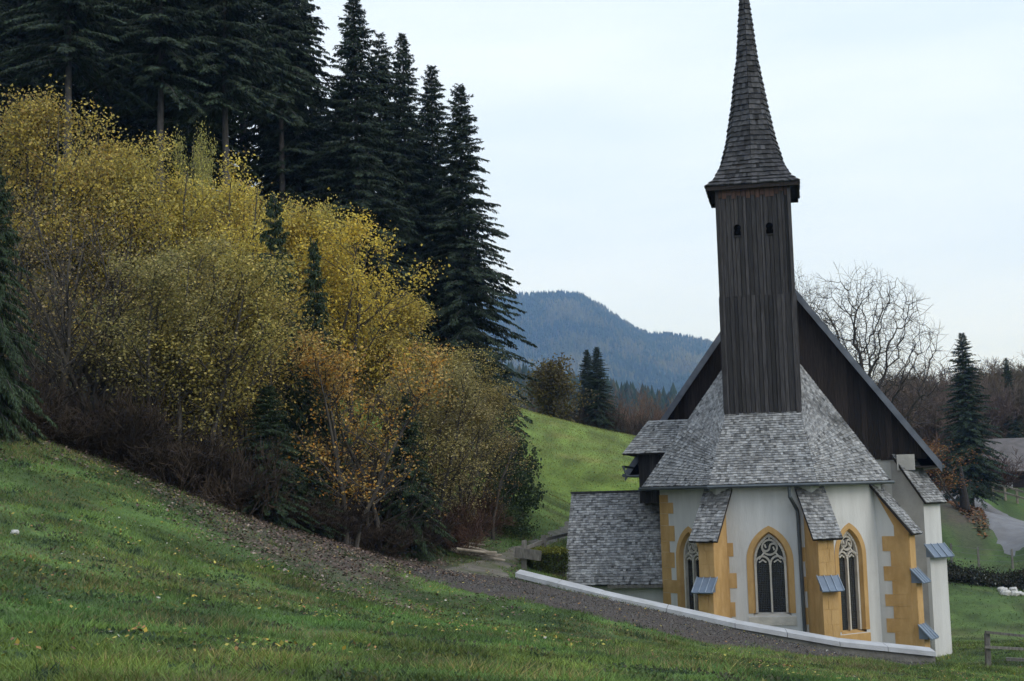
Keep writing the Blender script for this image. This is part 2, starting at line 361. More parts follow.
# ------------------------------------------------------------------ shingles
def shingle_quads(quads, exposure, width, seed, tone=(.75, 1.15), thick=.03, dark=.06):
    """real shingles on quads given as (lower left, lower right, upper left, upper right); one mesh"""
    r = np.random.default_rng(seed); V = []; F = []; C = []
    for a, b, c, d in quads:
        a, b, c, d = [np.array(p, float) for p in (a, b, c, d)]
        nrm = np.cross((b - a) + (d - c), (c - a) + (d - b)); nrm /= np.linalg.norm(nrm)
        h = np.linalg.norm((c + d) / 2 - (a + b) / 2); rows = max(1, int(round(h / exposure)))
        for i in range(rows):
            t0 = i / rows; t1 = min((i + 1.18) / rows, 1.0)
            L0 = a + (c - a) * t0; R0 = b + (d - b) * t0; L1 = a + (c - a) * t1; R1 = b + (d - b) * t1
            w = np.linalg.norm(R0 - L0)
            if w < .03: continue
            cuts = [0.0]
            while cuts[-1] < w: cuts.append(cuts[-1] + width * r.uniform(.6, 1.45))
            cuts = np.array(cuts) / cuts[-1]; off = thick * r.uniform(.85, 1.35, len(cuts)); rowt = r.uniform(.92, 1.06)
            for k in range(len(cuts) - 1):
                s0 = cuts[k] + .006 * width / max(w, .1); s1 = cuts[k + 1] - .006 * width / max(w, .1); dz = off[k]
                drop = (L0 - L1) / max(np.linalg.norm(L0 - L1), 1e-6) * r.uniform(-.012, .02)
                p = [L0 + (R0 - L0) * s0 + drop, L0 + (R0 - L0) * s1 + drop, L1 + (R1 - L1) * s1, L1 + (R1 - L1) * s0]
                n0 = len(V)
                V += [p[0] + nrm * dz, p[1] + nrm * dz, p[2] + nrm * .006, p[3] + nrm * .006, p[0] + nrm * .002, p[1] + nrm * .002]
                F += [(n0, n0 + 1, n0 + 2, n0 + 3), (n0 + 4, n0 + 5, n0 + 1, n0), (n0, n0 + 3, n0 + 4, n0 + 4), (n0 + 1, n0 + 5, n0 + 2, n0 + 2)]
                g_ = r.uniform(*tone) * rowt
                if r.random() < dark: g_ *= .45
                warm = r.uniform(-.02, .02); C += [(g_ * (1 + warm), g_, g_ * (1 - warm))] * 6
    F = [f if f[3] != f[2] else f[:3] for f in F]
    return V, F, C
def shingles(parent, quads, exposure, width, seed, m='shingle', **k):
    V, F, C = shingle_quads(quads, exposure, width, seed, **k)
    o = obj('shingles', mesh('shingles', V, F, M[m], C), parent); o['kind'] = 'stuff'
    return o
def slab(mb, quad, t=.06):
    """boarding under shingles: quad corners (ll, lr, ul, ur) thickened downwards"""
    a, b, c, d = [np.array(p, float) for p in quad]
    n = np.cross((b - a) + (d - c), (c - a) + (d - b)); n /= np.linalg.norm(n)
    mb.hexa([a - n * t, b - n * t, d - n * t, c - n * t], [a, b, d, c])

# ------------------------------------------------------------------ the church
CO = at(767, 484, 47); AX = math.radians(11.2)
church = thing('church', 'small white and ochre church with dark wooden tower and tall shingled spire', 'church', (CO[0], CO[1], 0), -AX)
def ch(u, v):
    return (CO[0] + u * math.cos(AX) + v * math.sin(AX), CO[1] - u * math.sin(AX) + v * math.cos(AX))
A8 = 3.8; W2 = 1.575; EZ = 7.2; SL = 1.3; BASE = -.6

# --- choir walls: facets with arched openings
def arch(a, d, n=9):
    """pointed arch offset d outside the equilateral arch of half width a, from left spring to right spring"""
    R = 2 * a; c = R - a; r = R + d
    h = math.sqrt(r * r - c * c); th = math.atan2(h, -c)
    left = [(c + r * math.cos(t), r * math.sin(t)) for t in np.linspace(math.pi, th, n)]
    return left + [(-x, y) for x, y in left[-2::-1]]
def win_profile(a, d, spring, sill):
    return [(-(a + d), sill)] + [(x, spring + y) for x, y in arch(a, d)] + [(a + d, sill)]
class Facet:
    def __init__(s, p0, p1):
        s.p0 = np.array(p0, float); s.p1 = np.array(p1, float); d = s.p1 - s.p0; s.w = np.linalg.norm(d); s.t = d / s.w; s.n = np.array([s.t[1], -s.t[0]])
    sh = 0.0
    def pt(s, a, z, off=0): a = a + s.sh if abs(a) < s.w / 2 - .02 else a; q = s.p0 + s.t * (s.w / 2 + a) + s.n * off; return (q[0], q[1], z)
def facet_wall(f, z0, z1, win, m='plaster'):
    mb = MB(); h = f.w / 2
    if win is None:
        mb.add([f.pt(-h, z0), f.pt(h, z0), f.pt(h, z1), f.pt(-h, z1)], [(0, 1, 2, 3)])
    else:
        a, spring, sill = win; d = .13; A = a + d; pr = [(x, spring + y) for x, y in arch(a, d)]
        mb.add([f.pt(-h, z0), f.pt(-A, z0), f.pt(-A, z1), f.pt(-h, z1)], [(0, 1, 2, 3)])
        mb.add([f.pt(A, z0), f.pt(h, z0), f.pt(h, z1), f.pt(A, z1)], [(0, 1, 2, 3)])
        mb.add([f.pt(-A, z0), f.pt(A, z0), f.pt(A, sill - .1), f.pt(-A, sill - .1)], [(0, 1, 2, 3)])
        for (x0, y0), (x1, y1) in zip(pr[:-1], pr[1:]):
            mb.add([f.pt(x0, y0), f.pt(x1, y1), f.pt(x1, z1), f.pt(x0, z1)], [(0, 1, 2, 3)])
    return mb.build('wall', M[m], church)
def rib(mb, f, pts, wd, off0, off1):
    """stone bar of rectangular section along a line drawn on the facet"""
    pts = [np.array(p, float) for p in pts]
    for i in range(len(pts) - 1):
        d = pts[i + 1] - pts[i]; l = np.linalg.norm(d)
        if l < 1e-6: continue
        d /= l; q = np.array([-d[1], d[0]]) * wd / 2; e = d * wd * .25
        c = [pts[i] - e - q, pts[i + 1] + e - q, pts[i + 1] + e + q, pts[i] - e + q]
        mb.hexa([f.pt(x, z, off0) for x, z in c], [f.pt(x, z, off1) for x, z in c])
def window(f, a, spring, sill, flip=1):
    w = obj('window', None, church)
    out = win_profile(a, .28, spring, sill - .02); mid = win_profile(a, .1, spring, sill - .02); inn = win_profile(a, .0, spring, sill)
    mb = MB()                                        # ochre surround: flat band and splayed reveal
    for P, Q, o0, o1 in ((out, mid, .018, .018), (mid, inn, .018, -.3), (out, out, -.02, .018)):
        for i in range(len(P) - 1):
            mb.add([f.pt(*P[i], o0), f.pt(*P[i + 1], o0), f.pt(*Q[i + 1], o1), f.pt(*Q[i], o1)], [(0, 1, 2, 3)])
    mb.build('surround', M['ochre'], w)
    mb = MB(); A = a + .28                            # sloping stone sill
    mb.hexa([f.pt(-A, sill - .42, -.3), f.pt(A, sill - .42, -.3), f.pt(A, sill - .42, .03), f.pt(-A, sill - .42, .03)],
            [f.pt(-A, sill, -.3), f.pt(A, sill, -.3), f.pt(A, sill - .14, .03), f.pt(-A, sill - .14, .03)])
    mb.build('sill', M['stone' if f.sh else 'ochre'], w)
    hh = math.sqrt(3) * a; fr = win_profile(a, 0, spring, sill)
    for s in (-1, 1):                                # the two leaded lights
        n = 9; R = 2 * a; pts = []
        for t in np.linspace(0, 1, n):
            x = a * (1 - t); z = spring + math.sqrt(max(R * R - (x + a) ** 2, 0)); pts.append((x, z))
        poly = [(0, sill), (a, sill)] + pts
        P = [f.pt(s * x, z, -.25) for x, z in poly]
        mb = MB(); mb.add(P, [tuple(range(len(P))) if s == 1 else tuple(range(len(P)))[::-1]]); mb.build('pane', M['glass'], w)
    mb = MB(); rib(mb, f, [(0, sill), (0, spring - .1)], .06, -.27, -.13); mb.build('mullion', M['stone'], w)
    mb = MB(); rib(mb, f, fr, .075, -.27, -.12); mb.build('frame', M['stone'], w)
    mb = MB(); b = a / 2 - .01                         # tracery: two trefoil heads, a ring and two curling mouchettes
    for s in (-1, 1):
        rib(mb, f, [(s * a / 2 + x * 1.0, spring - .12 + z) for x, z in [(b * math.cos(t), b * 1.15 * math.sin(t)) for t in np.linspace(math.pi, 0, 11)]], .06, -.26, -.14)
        rib(mb, f, [(s * a / 2 + .15 * a * q, spring - .12 + .30 * a - abs(q) * .05) for q in (-1.5, -.6, 0, .6, 1.5)], .045, -.26, -.16)
    cz = spring + hh * .52; rr = a * .50
    ring = [(rr * math.cos(t), cz + rr * math.sin(t)) for t in np.linspace(0, 2 * math.pi, 21)]; rib(mb, f, ring, .06, -.26, -.14)
    for s in (-1, 1):
        S = [(s * flip * (rr * .5 + rr * .5 * math.cos(t)) if t < math.pi else 0, cz + s * (rr * .5 * math.sin(t))) for t in np.linspace(0, math.pi, 9)]
        rib(mb, f, S, .06, -.26, -.14)
        rib(mb, f, [(s * flip * rr * .5, cz + s * rr * .02), (s * flip * rr * .62, cz - s * rr * .35)], .05, -.26, -.15)
        rib(mb, f, [(s * rr * .75, cz - rr * .7), (s * a * .72, spring + .06)], .05, -.26, -.15)
    rib(mb, f, [(0, cz + rr), (0, spring + hh)], .05, -.26, -.15)
    mb.build('tracery', M['stone'], w)
    return w
CL, CR_ = -W2 - .13, W2 - .13
corners = [(-A8, 5.38 + 2), (-A8, A8 - W2), (CL, 0), (CR_, 0), (A8, A8 - W2), (A8, 5.38 + 2)]
Fc = [Facet(corners[i], corners[i + 1]) for i in range(5)]
WINS = {1: (.45, 4.72, 2.25), 2: (.49, 4.64, 2.95), 3: (.45, 4.72, 2.25)}
for i, f in enumerate(Fc):
    f.sh = .11 if i == 2 else 0.0
    facet_wall(f, BASE, EZ + .25, WINS.get(i))
    if i in WINS: window(f, *WINS[i], flip=-1 if i == 1 else 1)

# --- choir roof
EA = A8 + .45; EW = EA * math.tan(math.pi / 8); VC = A8; RZ = EZ + EA * SL
ap = (0, VC, RZ); rdg = (0, 7.15, RZ)
CX = -.13
e = [(-EA, 7.15, EZ), (-EA, VC - EW, EZ), (-EW, VC - EA, EZ), (EW, VC - EA, EZ), (EA, VC - EW, EZ), (EA, 7.15, EZ)]
e = [(x + CX, y, z) for x, y, z in e]
zs_ = 11.55; TL, TR = (-1.26 - .06, 1.56, 9.68), (1.26 - .06, 1.56, 9.68); SLp, SRp = (-1.32, 3.5, zs_), (1.2, 3.4, zs_); BLp, BRp = (-1.32, 7.15, zs_), (1.2, 7.15, zs_); ap2 = (-.06, 3.95, RZ + .45); rdg2 = (-.06, 7.15, RZ + .45)
rq = [(e[0], e[1], BLp, SLp), (e[1], e[2], SLp, TL), (e[2], e[3], TL, TR), (e[3], e[4], TR, SRp), (e[4], e[5], SRp, BRp), (BLp, SLp, rdg2, ap2), (SRp, BRp, ap2, rdg2)]
croof = obj('choir_roof', None, church)
mb = MB()
for q in rq: slab(mb, q, .07)
mb.build('boarding', M['underlay'], croof)
shingles(croof, rq, .112, .11, 5, tone=(.62, 1.35))
mb = MB(); mb.add([(x, y, z + .01) for x, y, z in e] , [(0, 1, 2, 3, 4, 5)]); mb.build('soffit', M['plaster'], croof)
def offset_poly(ps, d):
    return [(x * (1 + d / EA), VC + (y - VC) * (1 + d / EA) if y < 7 else y, z) for x, y, z in ps]
ge = offset_poly(e, .09)
mb = MB(); mb.tube([(x, y, z - .07) for x, y, z in ge], .065, 6); mb.build('gutter', M['zinc'], croof)

# --- tower: boarded square turret riding on the choir roof
TU = -.06; TW2 = 1.26; TV = 1.55; TD = 2.75; TZ = 17.75
tower = obj('tower', None, church)
mb = MB(); mb.box(TU - TW2 + .03, TU + TW2 - .03, TV + .03, TV + TD - .03, 8.6, TZ); mb.build('core', M['underlay'], tower)
def board_mesh(w, h, t, name='board'):
    mb = MB(); b = .006
    mb.add([(-w / 2, 0, 0), (w / 2, 0, 0), (w / 2, 0, h), (-w / 2, 0, h), (-w / 2 + b, -t, 0), (w / 2 - b, -t, 0), (w / 2 - b, -t, h), (-w / 2 + b, -t, h)],
           [(4, 5, 6, 7), (0, 4, 7, 3), (5, 1, 2, 6), (0, 1, 5, 4), (7, 6, 2, 3)])
    return mb.mesh(name, M['board'])
bmesh_cache = {}
def boards(parent, origin, direction, width, zs, n, seed, rot, proud=0.0, bm=None):
    """a row of vertical boards along a wall, each one an object"""
    r = random.Random(seed); bw = width / n; cuts = [0.0]
    for i in range(n - 1): cuts.append((i + 1) * bw + r.uniform(-.22, .22) * bw)
    cuts.append(width)
    for i in range(n):
        w = cuts[i + 1] - cuts[i]; key = (round(w, 2), round(zs[1] - zs[0], 1))
        if key not in bmesh_cache: bmesh_cache[key] = board_mesh(max(key[0] - .008, .05), zs[1] - zs[0], .028)
        c = (cuts[i] + cuts[i + 1]) / 2
        out = (math.sin(rot), -math.cos(rot))
        k = proud + r.choice((0, .012, .022, .006))
        o = obj('board', bmesh_cache[key], parent, (origin[0] + direction[0] * c + out[0] * k, origin[1] + direction[1] * c + out[1] * k, zs[0] + r.uniform(-.05, .03)), rot)
for zs, pr, sd_ in (((13.72, TZ), .0, 1), ((9.0, 13.75), .035, 2)):
    boards(tower, (TU - TW2, TV), (1, 0), 2 * TW2, zs, 17, 10 + sd_, 0, pr)
    boards(tower, (TU + TW2, TV), (0, 1), TD, zs, 16, 20 + sd_, math.pi / 2, pr)
    boards(tower, (TU - TW2, TV + TD), (0, -1), TD, zs, 16, 30 + sd_, -math.pi / 2, pr)
boards(tower, (TU + TW2, TV + TD), (-1, 0), 2 * TW2, (11, TZ), 16, 44, math.pi, 0)
for (x0, x1) in ((TU - TW2 - .05, TU - TW2 + .07), (TU + TW2 - .07, TU + TW2 + .05)):
    mb = MB(); mb.box(x0, x1, TV - .075, TV + .05, 9.55, TZ); mb.build('corner_board', M['board'], tower)
for cx, cz in ((-.58, 15.9), (.53, 15.9)):
    ow = obj('sound_hole', None, tower)
    prof = [(-.12, 0), (.12, 0), (.12, .13), (.09, .17)] + [(.125 * math.cos(t), .27 + .125 * math.sin(t)) for t in np.linspace(-.6, math.pi + .6, 9)] + [(-.09, .17), (-.12, .13)]
    mb = MB(); n = len(prof)
    mb.add([(TU + cx + x, TV - .058, cz + z) for x, z in prof] + [(TU + cx + x, TV + .02, cz + z) for x, z in prof], [tuple(range(n))] + [(i, (i + 1) % n, (i + 1) % n + n, i + n) for i in range(n)])
    mb.build('dark_panel', M['black'], ow)  # black panel set on the boards, painting the dark inside the hole
    mb = MB(); mb.box(TU + cx - .13, TU + cx + .13, TV - .085, TV - .03, cz - .05, cz - .01); mb.build('ledge', M['board'], ow)

# --- spire
spire = obj('spire', None, church)
SC = (TU, TV + TD / 2)
PROF = [(17.68, 1.62, 1.414), (17.98, 1.36, 1.37), (18.65, 1.13, 1.22), (19.6, .88, 1.12), (20.8, .655, 1.06), (22.7, .36, 1.03), (24.5, .19, 1.0), (26.3, .045, 1.0)]
def ringp(z, a, k):
    P = []
    for i in range(8):
        t = math.pi / 4 * i; r = a * (k if i % 2 else 1.0); P.append((SC[0] + r * math.sin(t), SC[1] - r * math.cos(t), z))
    return P
RG = [ringp(*p) for p in PROF]; sq = []
for i in range(len(RG) - 1):
    for k in range(8): sq.append((RG[i][k], RG[i][(k + 1) % 8], RG[i + 1][k], RG[i + 1][(k + 1) % 8]))
mb = MB()
for i in range(len(RG) - 1):
    for k in range(8): mb.add([RG[i][k], RG[i][(k + 1) % 8], RG[i + 1][(k + 1) % 8], RG[i + 1][k]], [(0, 1, 2, 3)])
mb.add(RG[0], [tuple(range(8))[::-1]])
mb.build('boarding', M['underlay'], spire)
shingles(spire, sq, .205, .13, 9, m='shingle_dark', thick=.05, tone=(.55, 1.75), dark=.1)
mb = MB()
for (x0, x1, y0, y1) in ((-1.6, 1.6, -1.6, -1.55), (-1.6, 1.6, 1.55, 1.6), (-1.6, -1.55, -1.549, 1.549), (1.55, 1.6, -1.549, 1.549)):
    mb.box(SC[0] + x0, SC[0] + x1, SC[1] + y0, SC[1] + y1, 17.53, 17.67)
mb.build('fascia', M['board_brown'], spire)
for i in range(15):                                               # unweathered brown board heads under the eaves
    mb = MB(); x0 = TU - TW2 + .02 + i * .166; mb.box(x0 + .01, x0 + .155, TV - .066, TV - .052, 17.2 + random.uniform(0, .22), 17.66); mb.build('board_head', M['head'], tower)
mb = MB(); mb.tube([(SC[0], SC[1], 26.2), (SC[0], SC[1], 26.5), (SC[0], SC[1], 26.65), (SC[0], SC[1], 26.8), (SC[0], SC[1], 27.6)], [.06, .05, .13, .03, .02], 8); mb.build('finial', M['zinc'], spire)

# --- nave: wall, boarded gable, roof
NU = .38; NH = 5.9; NV = 7.2; NL = 15; NZ0 = 8.1; NAP = 15.75; NSL = (NAP - 7.75) / NH; NWL = NU - 5.0; NWR = NU + 5.0
mb = MB(); mb.box(NWL, NWR, NV, NV + NL, BASE, NZ0); mb.build('nave_wall', M['plaster_old'], church)
gable = obj('gable', None, church)
r = random.Random(3); u = NU - NH + .25
while u < NU + NH - .3:
    w = r.uniform(.17, .25); h = lambda x: NAP - .14 - abs(x - NU) * NSL
    if min(h(u), h(u + w)) > NZ0 - .1:
        mb = MB(); k = r.choice((0, .012, .024)); v0 = NV - .06 - k; zb = NZ0 - .12 + r.uniform(-.03, .03)
        a_, b_ = u + .004, u + w - .004
        mb.hexa([(a_, v0, zb), (b_, v0, zb), (b_, NV - .003, zb), (a_, NV - .003, zb)], [(a_, v0, h(a_)), (b_, v0, h(b_)), (b_, NV - .003, h(b_)), (a_, NV - .003, h(a_))])
        mb.build('board', M['board_brown'], gable)
    u += w
mb = MB(); mb.add([(NU - 5.6, NV + .01, NZ0 - .01), (NU + 5.6, NV + .01, NZ0 - .01), (NU, NV + .01, NAP - .1)], [(0, 1, 2)]); mb.build('backing', M['underlay'], gable); mb = MB(); mb.add([(NU - 5.6, NV + NL, NZ0 - .01), (NU + 5.6, NV + NL, NZ0 - .01), (NU, NV + NL, NAP - .1)], [(2, 1, 0)])
mb.build('backing', M['underlay'], gable)
nroof = obj('nave_roof', None, church); v0, v1 = NV - .45, NV + NL + .45
ZE = NAP - NH * NSL
nq = [((NU - NH, v1, ZE), (NU - NH, v0, ZE), (NU, v1, NAP), (NU, v0, NAP)), ((NU + NH, v0, ZE), (NU + NH, v1, ZE), (NU, v0, NAP), (NU, v1, NAP))]
mb = MB()
for q in nq: slab(mb, q, .12)
mb.build('boarding', M['underlay'], nroof)
shingles(nroof, nq, .2, .22, 15, tone=(.55, .9))
for s in (-1, 1):
    mb = MB(); A = np.array((NU + s * (NH + .03), v0, ZE - .02)); B = np.array((NU, v0, NAP + .03))
    mb.hexa([A + (0, -.06, -.3), A + (0, -.003, -.3), B + (0, -.003, -.3), B + (0, -.06, -.3)], [A + (0, -.06, .06), A + (0, -.003, .06), B + (0, -.003, .06), B + (0, -.06, .06)])
    mb.build('bargeboard', M['verge'], nroof)
    mb = MB(); mb.tube([(NU + s * (NH + .08), v0 + .05, ZE - .09), (NU + s * (NH + .08), v1, ZE - .09)], .075, 6); mb.build('gutter', M['zinc'], nroof)
    mb = MB(); mb.box(NU + s * 5.45 - .45, NU + s * 5.45 + .45, v0 + .02, v1, ZE - .12, ZE - .06); mb.build('soffit', M['board_brown'], nroof)

# --- little hipped box roof on the left flank, clad in dark boards
stair = obj('stair_box', None, church)
bu0, bu1, bv0, bv1 = -4.62, -3.2, 3.3, 6.6
mb = MB(); mb.box(bu0 + .03, bu1, bv0 + .03, bv1, 6.62, 8.5); mb.build('core', M['underlay'], stair)
for i in range(7):
    mb = MB(); k = random.choice((0, .015)); x0 = bu0 + i * .2; mb.box(x0 + .004, x0 + .196, bv0 - .01 - k, bv0 + .03, 6.6 + random.uniform(0, .06), 8.45); mb.build('board', M['board'], stair)
for i in range(12):
    mb = MB(); k = random.choice((0, .015)); y0 = bv0 + .03 + i * .27; mb.box(bu0 - .01 - k, bu0 + .03, y0 + .004, y0 + .266, 6.6 + random.uniform(0, .06), 8.45); mb.build('board', M['board'], stair)
sr = obj('roof', None, stair)
o0, o1 = bu0 - .52, bv0 - .5
tz = 9.62; ez = 8.4; tl = bu0 + .35; tf = bv0 + .7
sqs = [((o0, o1, ez), (-2.6, o1, ez), (tl, tf, tz), (-2.6, tf, tz)), ((o0, bv1 + .5, ez), (o0, o1, ez), (tl, bv1, tz), (tl, tf, tz))]
mb = MB()
for q in sqs: slab(mb, q, .07)
mb.add([(tl, tf, tz), (-2.2, tf, tz), (-2.2, bv1, tz), (tl, bv1, tz)], [(0, 1, 2, 3)])
mb.build('boarding', M['underlay'], sr); shingles(sr, sqs, .115, .11, 25, tone=(.62, 1.35))
mb = MB(); mb.tube([(o0 - .06, bv1, ez - .45), (o0 - .06, bv0 + .1, ez - .45), (o0 + .06, bv0 + .1, ez - .8), (bu0 + .03, bv0 + .1, ez - .8)], .05, 6); mb.build('gutter', M['zinc'], stair)

# --- sacristy annex with big shingled roof
annex = obj('annex', None, church)
au0, au1, av0, av1 = -7.05, -A8, 2.62, 7.1
mb = MB(); mb.box(au0, au1 - .003, av0, av1, BASE, 3.95)
mb.add([(au0 + .002, av0, 3.9), (au0 + .002, av1, 3.9), (au0 + .002, (av0 + av1) / 2, 6.85)], [(2, 1, 0)])
mb.build('wall', M['plaster'], annex)
ar = obj('roof', None, annex)
al = au0 - .32; av = (av0 + av1) / 2; aq = [((al, 2.2, 3.78), (-A8 - .02, 2.2, 3.78), (al, av, 7.02), (-A8 - .02, av, 7.02)), ((-A8 - .02, av1 + .42, 3.78), (al, av1 + .42, 3.78), (-A8 - .02, av, 7.02), (al, av, 7.02))]
mb = MB()
for q in aq: slab(mb, q, .07)
mb.build('boarding', M['underlay'], ar); shingles(ar, aq, .115, .11, 35, tone=(.6, 1.45))
mb = MB(); mb.box(al - .03, au1 - .05, av - .06, av + .06, 7.02, 7.09); mb.build('ridge_board', M['shingle_dark'], ar, cols=True)
mb = MB(); mb.box(al + 1.6, au1 - .02, 2.15, 2.2, 3.66, 3.77); mb.build('eaves_board', M['wood'], ar)

# --- buttresses
def buttress(cx, cy, ang, length, width, ztop, zlow, steps, m_side, m_end, quoin=False, capw=1.02, cap_out=.22):
    """radial buttress at a wall corner; ang is the outward direction measured from -v towards +u"""
    b = obj('buttress', None, church, (cx, cy, 0), ang)                 # local: -y outward
    mb = MB(); h = width / 2
    prof = [(.4, BASE), (-length, BASE), (-length, zlow), (.25, ztop), (.4, ztop)]      # (y, z) side outline
    def side(x, rev):
        V = [(x, y, z) for y, z in prof]; mb.add(V, [tuple(range(5))[::-1] if rev else tuple(range(5))])
    side(-h, False); side(h, True)
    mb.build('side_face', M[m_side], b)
    mb = MB(); mb.add([(-h, -length, BASE), (h, -length, BASE), (h, -length, zlow), (-h, -length, zlow)], [(0, 1, 2, 3)])
    zprev = zlow
    for k, zs in enumerate(steps):                                       # the lower stages stand a little further out
        ln = length + .16 * (k + 1)
        mb.box(-h + .003, h - .003, -ln, -length + .01 - .16 * k, BASE - .1 * k, zs)
    mb.build('end_face', M[m_end], b)
    # stone joints / ashlar blocks on the end face
    r = random.Random(int(cx * 100)); 
    if m_end == 'ochre':
        for (za, zb, ln) in [(steps[0] + .05 if steps else .5, zlow - .1, length)] + ([(steps[1] + .05 if len(steps) > 1 else .7, steps[0] - .12, length + .16)] if steps else []):
            n = max(1, int((zb - za) / .42)); hh = (zb - za) / n
            for i in range(n):
                sp = r.uniform(-.12, .12)
                for x0, x1 in ((-h + .004, sp), (sp, h - .004)):
                    q = MB(); q.box(x0 + .006, x1 - .006, -ln - .012, -ln + .01, za + i * hh + .008, za + (i + 1) * hh - .008); q.build('ashlar', M['ochre'], b)
    cap = obj('cap_roof', None, b); cw = capw / 2; sl = (ztop - zlow) / (length + .25); ex = cap_out; up = .1
    q = [((-cw, -length - ex, zlow - ex * sl + up), (cw, -length - ex, zlow - ex * sl + up), (-cw, .22, ztop - .03 * sl + up), (cw, .22, ztop - .03 * sl + up))]
    mb = MB(); slab(mb, q[0], .08); mb.build('boarding', M['underlay'], cap); shingles(cap, q, .12, .115, int(abs(cx * 77)) + 3, tone=(.6, 1.3))
    for k, zs in enumerate(steps):
        wz = obj('weathering', None, b); ln = length + .16 * k; mb = MB(); cw2 = h + .1; pr = .42
        mb.hexa([(-cw2, -ln - pr, zs - .03), (cw2, -ln - pr, zs - .03), (cw2, -ln, zs + .43), (-cw2, -ln, zs + .43)],
                [(-cw2, -ln - pr - .02, zs + .0), (cw2, -ln - pr - .02, zs + .0), (cw2, -ln, zs + .47), (-cw2, -ln, zs + .47)])
        mb.build('sheet', M['sheet'], wz)
        for s in (-1, -.33, .33, 1):
            mb = MB(); x = s * (cw2 - .015); mb.hexa([(x - .014, -ln - pr - .02, zs + .003), (x + .014, -ln - pr - .02, zs + .003), (x + .014, -ln - .003, zs + .473), (x - .014, -ln - .003, zs + .473)],
                                               [(x - .01, -ln - pr - .03, zs + .035), (x + .01, -ln - pr - .03, zs + .035), (x + .01, -ln - .003, zs + .505), (x - .01, -ln - .003, zs + .505)]); mb.build('seam', M['seam'], wz)
        mb = MB(); mb.add([(-h, -ln - pr * .8, zs - .01), (-h, -ln + .01, zs + .40), (-h, -ln + .01, zs - .01)], [(0, 1, 2)]); mb.build('cheek', M['sheet'], wz)
        mb = MB(); mb.add([(h, -ln - pr * .8, zs - .01), (h, -ln + .01, zs + .40), (h, -ln + .01, zs - .01)], [(2, 1, 0)])
        mb.build('cheek', M['sheet'], wz)
    if quoin:
        # white plaster tongue beside toothed ochre quoins on the flank
        mb = MB(); mb.add([(-h - .004, .39, BASE), (-h - .004, -length + .5, BASE), (-h - .004, -length + .5, zlow + .1), (-h - .004, .2, ztop - .1), (-h - .004, .39, ztop - .1)], [(0, 1, 2, 3, 4)])
        mb.build('plaster_field', M['plaster'], b)
        i = 0; z = .3
        while z < zlow + .5:
            hh = r.uniform(.36, .52); ln_ = .48 if i % 2 else .78
            yy = -length + .495 + (ln_ - .3) * .9
            q = MB(); zt = min(z + hh, ztop - .4); q.box(-h - .02, -h - .001, -length + .02, yy, z, zt - .006)
            if z + hh < zlow: q.build('quoin', M['ochre'], b)
            z += hh; i += 1
    return b
D2 = math.radians(22.5)
buttress(CL, 0, -D2, .92, .56, 7.05, 5.55, [3.72], 'ochre', 'ochre')
buttress(CR_, 0, D2, .92, .56, 7.05, 5.55, [3.72], 'ochre', 'ochre')
buttress(A8, A8 - W2, 3 * D2, .98, .6, 7.05, 5.55, [3.75, 1.9], 'ochre', 'ochre', quoin=True)
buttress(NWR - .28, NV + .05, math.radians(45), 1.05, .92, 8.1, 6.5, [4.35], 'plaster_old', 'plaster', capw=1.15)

mb = MB(); mb.box(4.7, 5.35, NV - .42, NV - .08, 7.55, 8.14); mb.build('corbel', M['plaster_old'], church)
# --- toothed ochre quoins painted on the plaster beside buttresses and on the left corner
def quoins(f, edge, seed, z0, z1, long_, short, skip=0.0):
    r = random.Random(seed); z = z0; i = 0
    while z < z1 - .1:
        h = r.uniform(.38, .55); h = min(h, z1 - z); w = (long_ if i % 2 else short) * r.uniform(.9, 1.1)
        a0, a1 = (-f.w / 2 - .012, -f.w / 2 + w) if edge < 0 else (f.w / 2 - w, f.w / 2 + .012)
        mb = MB(); c = [(a0, z), (a1, z), (a1, z + h - .006), (a0, z + h - .006)]
        mb.hexa([f.pt(a, zz, -.01) for a, zz in c], [f.pt(a, zz, .016) for a, zz in c]); mb.build('quoin', M['ochre'], church)
        z += h; i += 1
for f in Fc: f.sh = 0.0
quoins(Fc[1], -1, 1, .2, 6.9, .78, .46)
quoins(Fc[2], -1, 2, .4, 5.5, .52, .34)
quoins(Fc[2], 1, 3, .4, 5.5, .42, .3)
mb = MB(); f0 = Fc[2]; xx = f0.w / 2 - .5                      # downpipe with its elbow
mb.tube([f0.pt(xx - .22, 7.08, .5), f0.pt(xx - .22, 6.75, .48), f0.pt(xx, 6.3, .12), f0.pt(xx + .02, 6.0, .1), f0.pt(xx + .08, 0, .1)], .062, 8)
mb.build('downpipe', M['zinc'], church)

# ------------------------------------------------------------------ retaining wall with pale coping
wl = thing('retaining_wall', 'low retaining wall with pale concrete coping sloping down past the church', 'wall', WALL[0])
Wp = np.array(WALL) - np.array(WALL[0])
mbw = MB(); segs = []
for i in range(len(Wp) - 1):
    a, b = Wp[i], Wp[i + 1]; t = (b - a)[:2] / np.linalg.norm((b - a)[:2]); n = np.array([-t[1], t[0], 0])     # away from the camera
    mbw.hexa([a + n * .08 - (0, 0, 4.5), b + n * .08 - (0, 0, 4.5), b + n * .4 - (0, 0, 4.5), a + n * .4 - (0, 0, 4.5)], [a + n * .08 - (0, 0, .1), b + n * .08 - (0, 0, .1), b + n * .4 - (0, 0, .1), a + n * .4 - (0, 0, .1)])
    m_ = max(2, int(np.linalg.norm(b - a) / 1.7))
    for k in range(m_): segs.append((a + (b - a) * k / m_, a + (b - a) * (k + 1) / m_, n))
mbw.build('masonry', M['wall_stone'], wl)
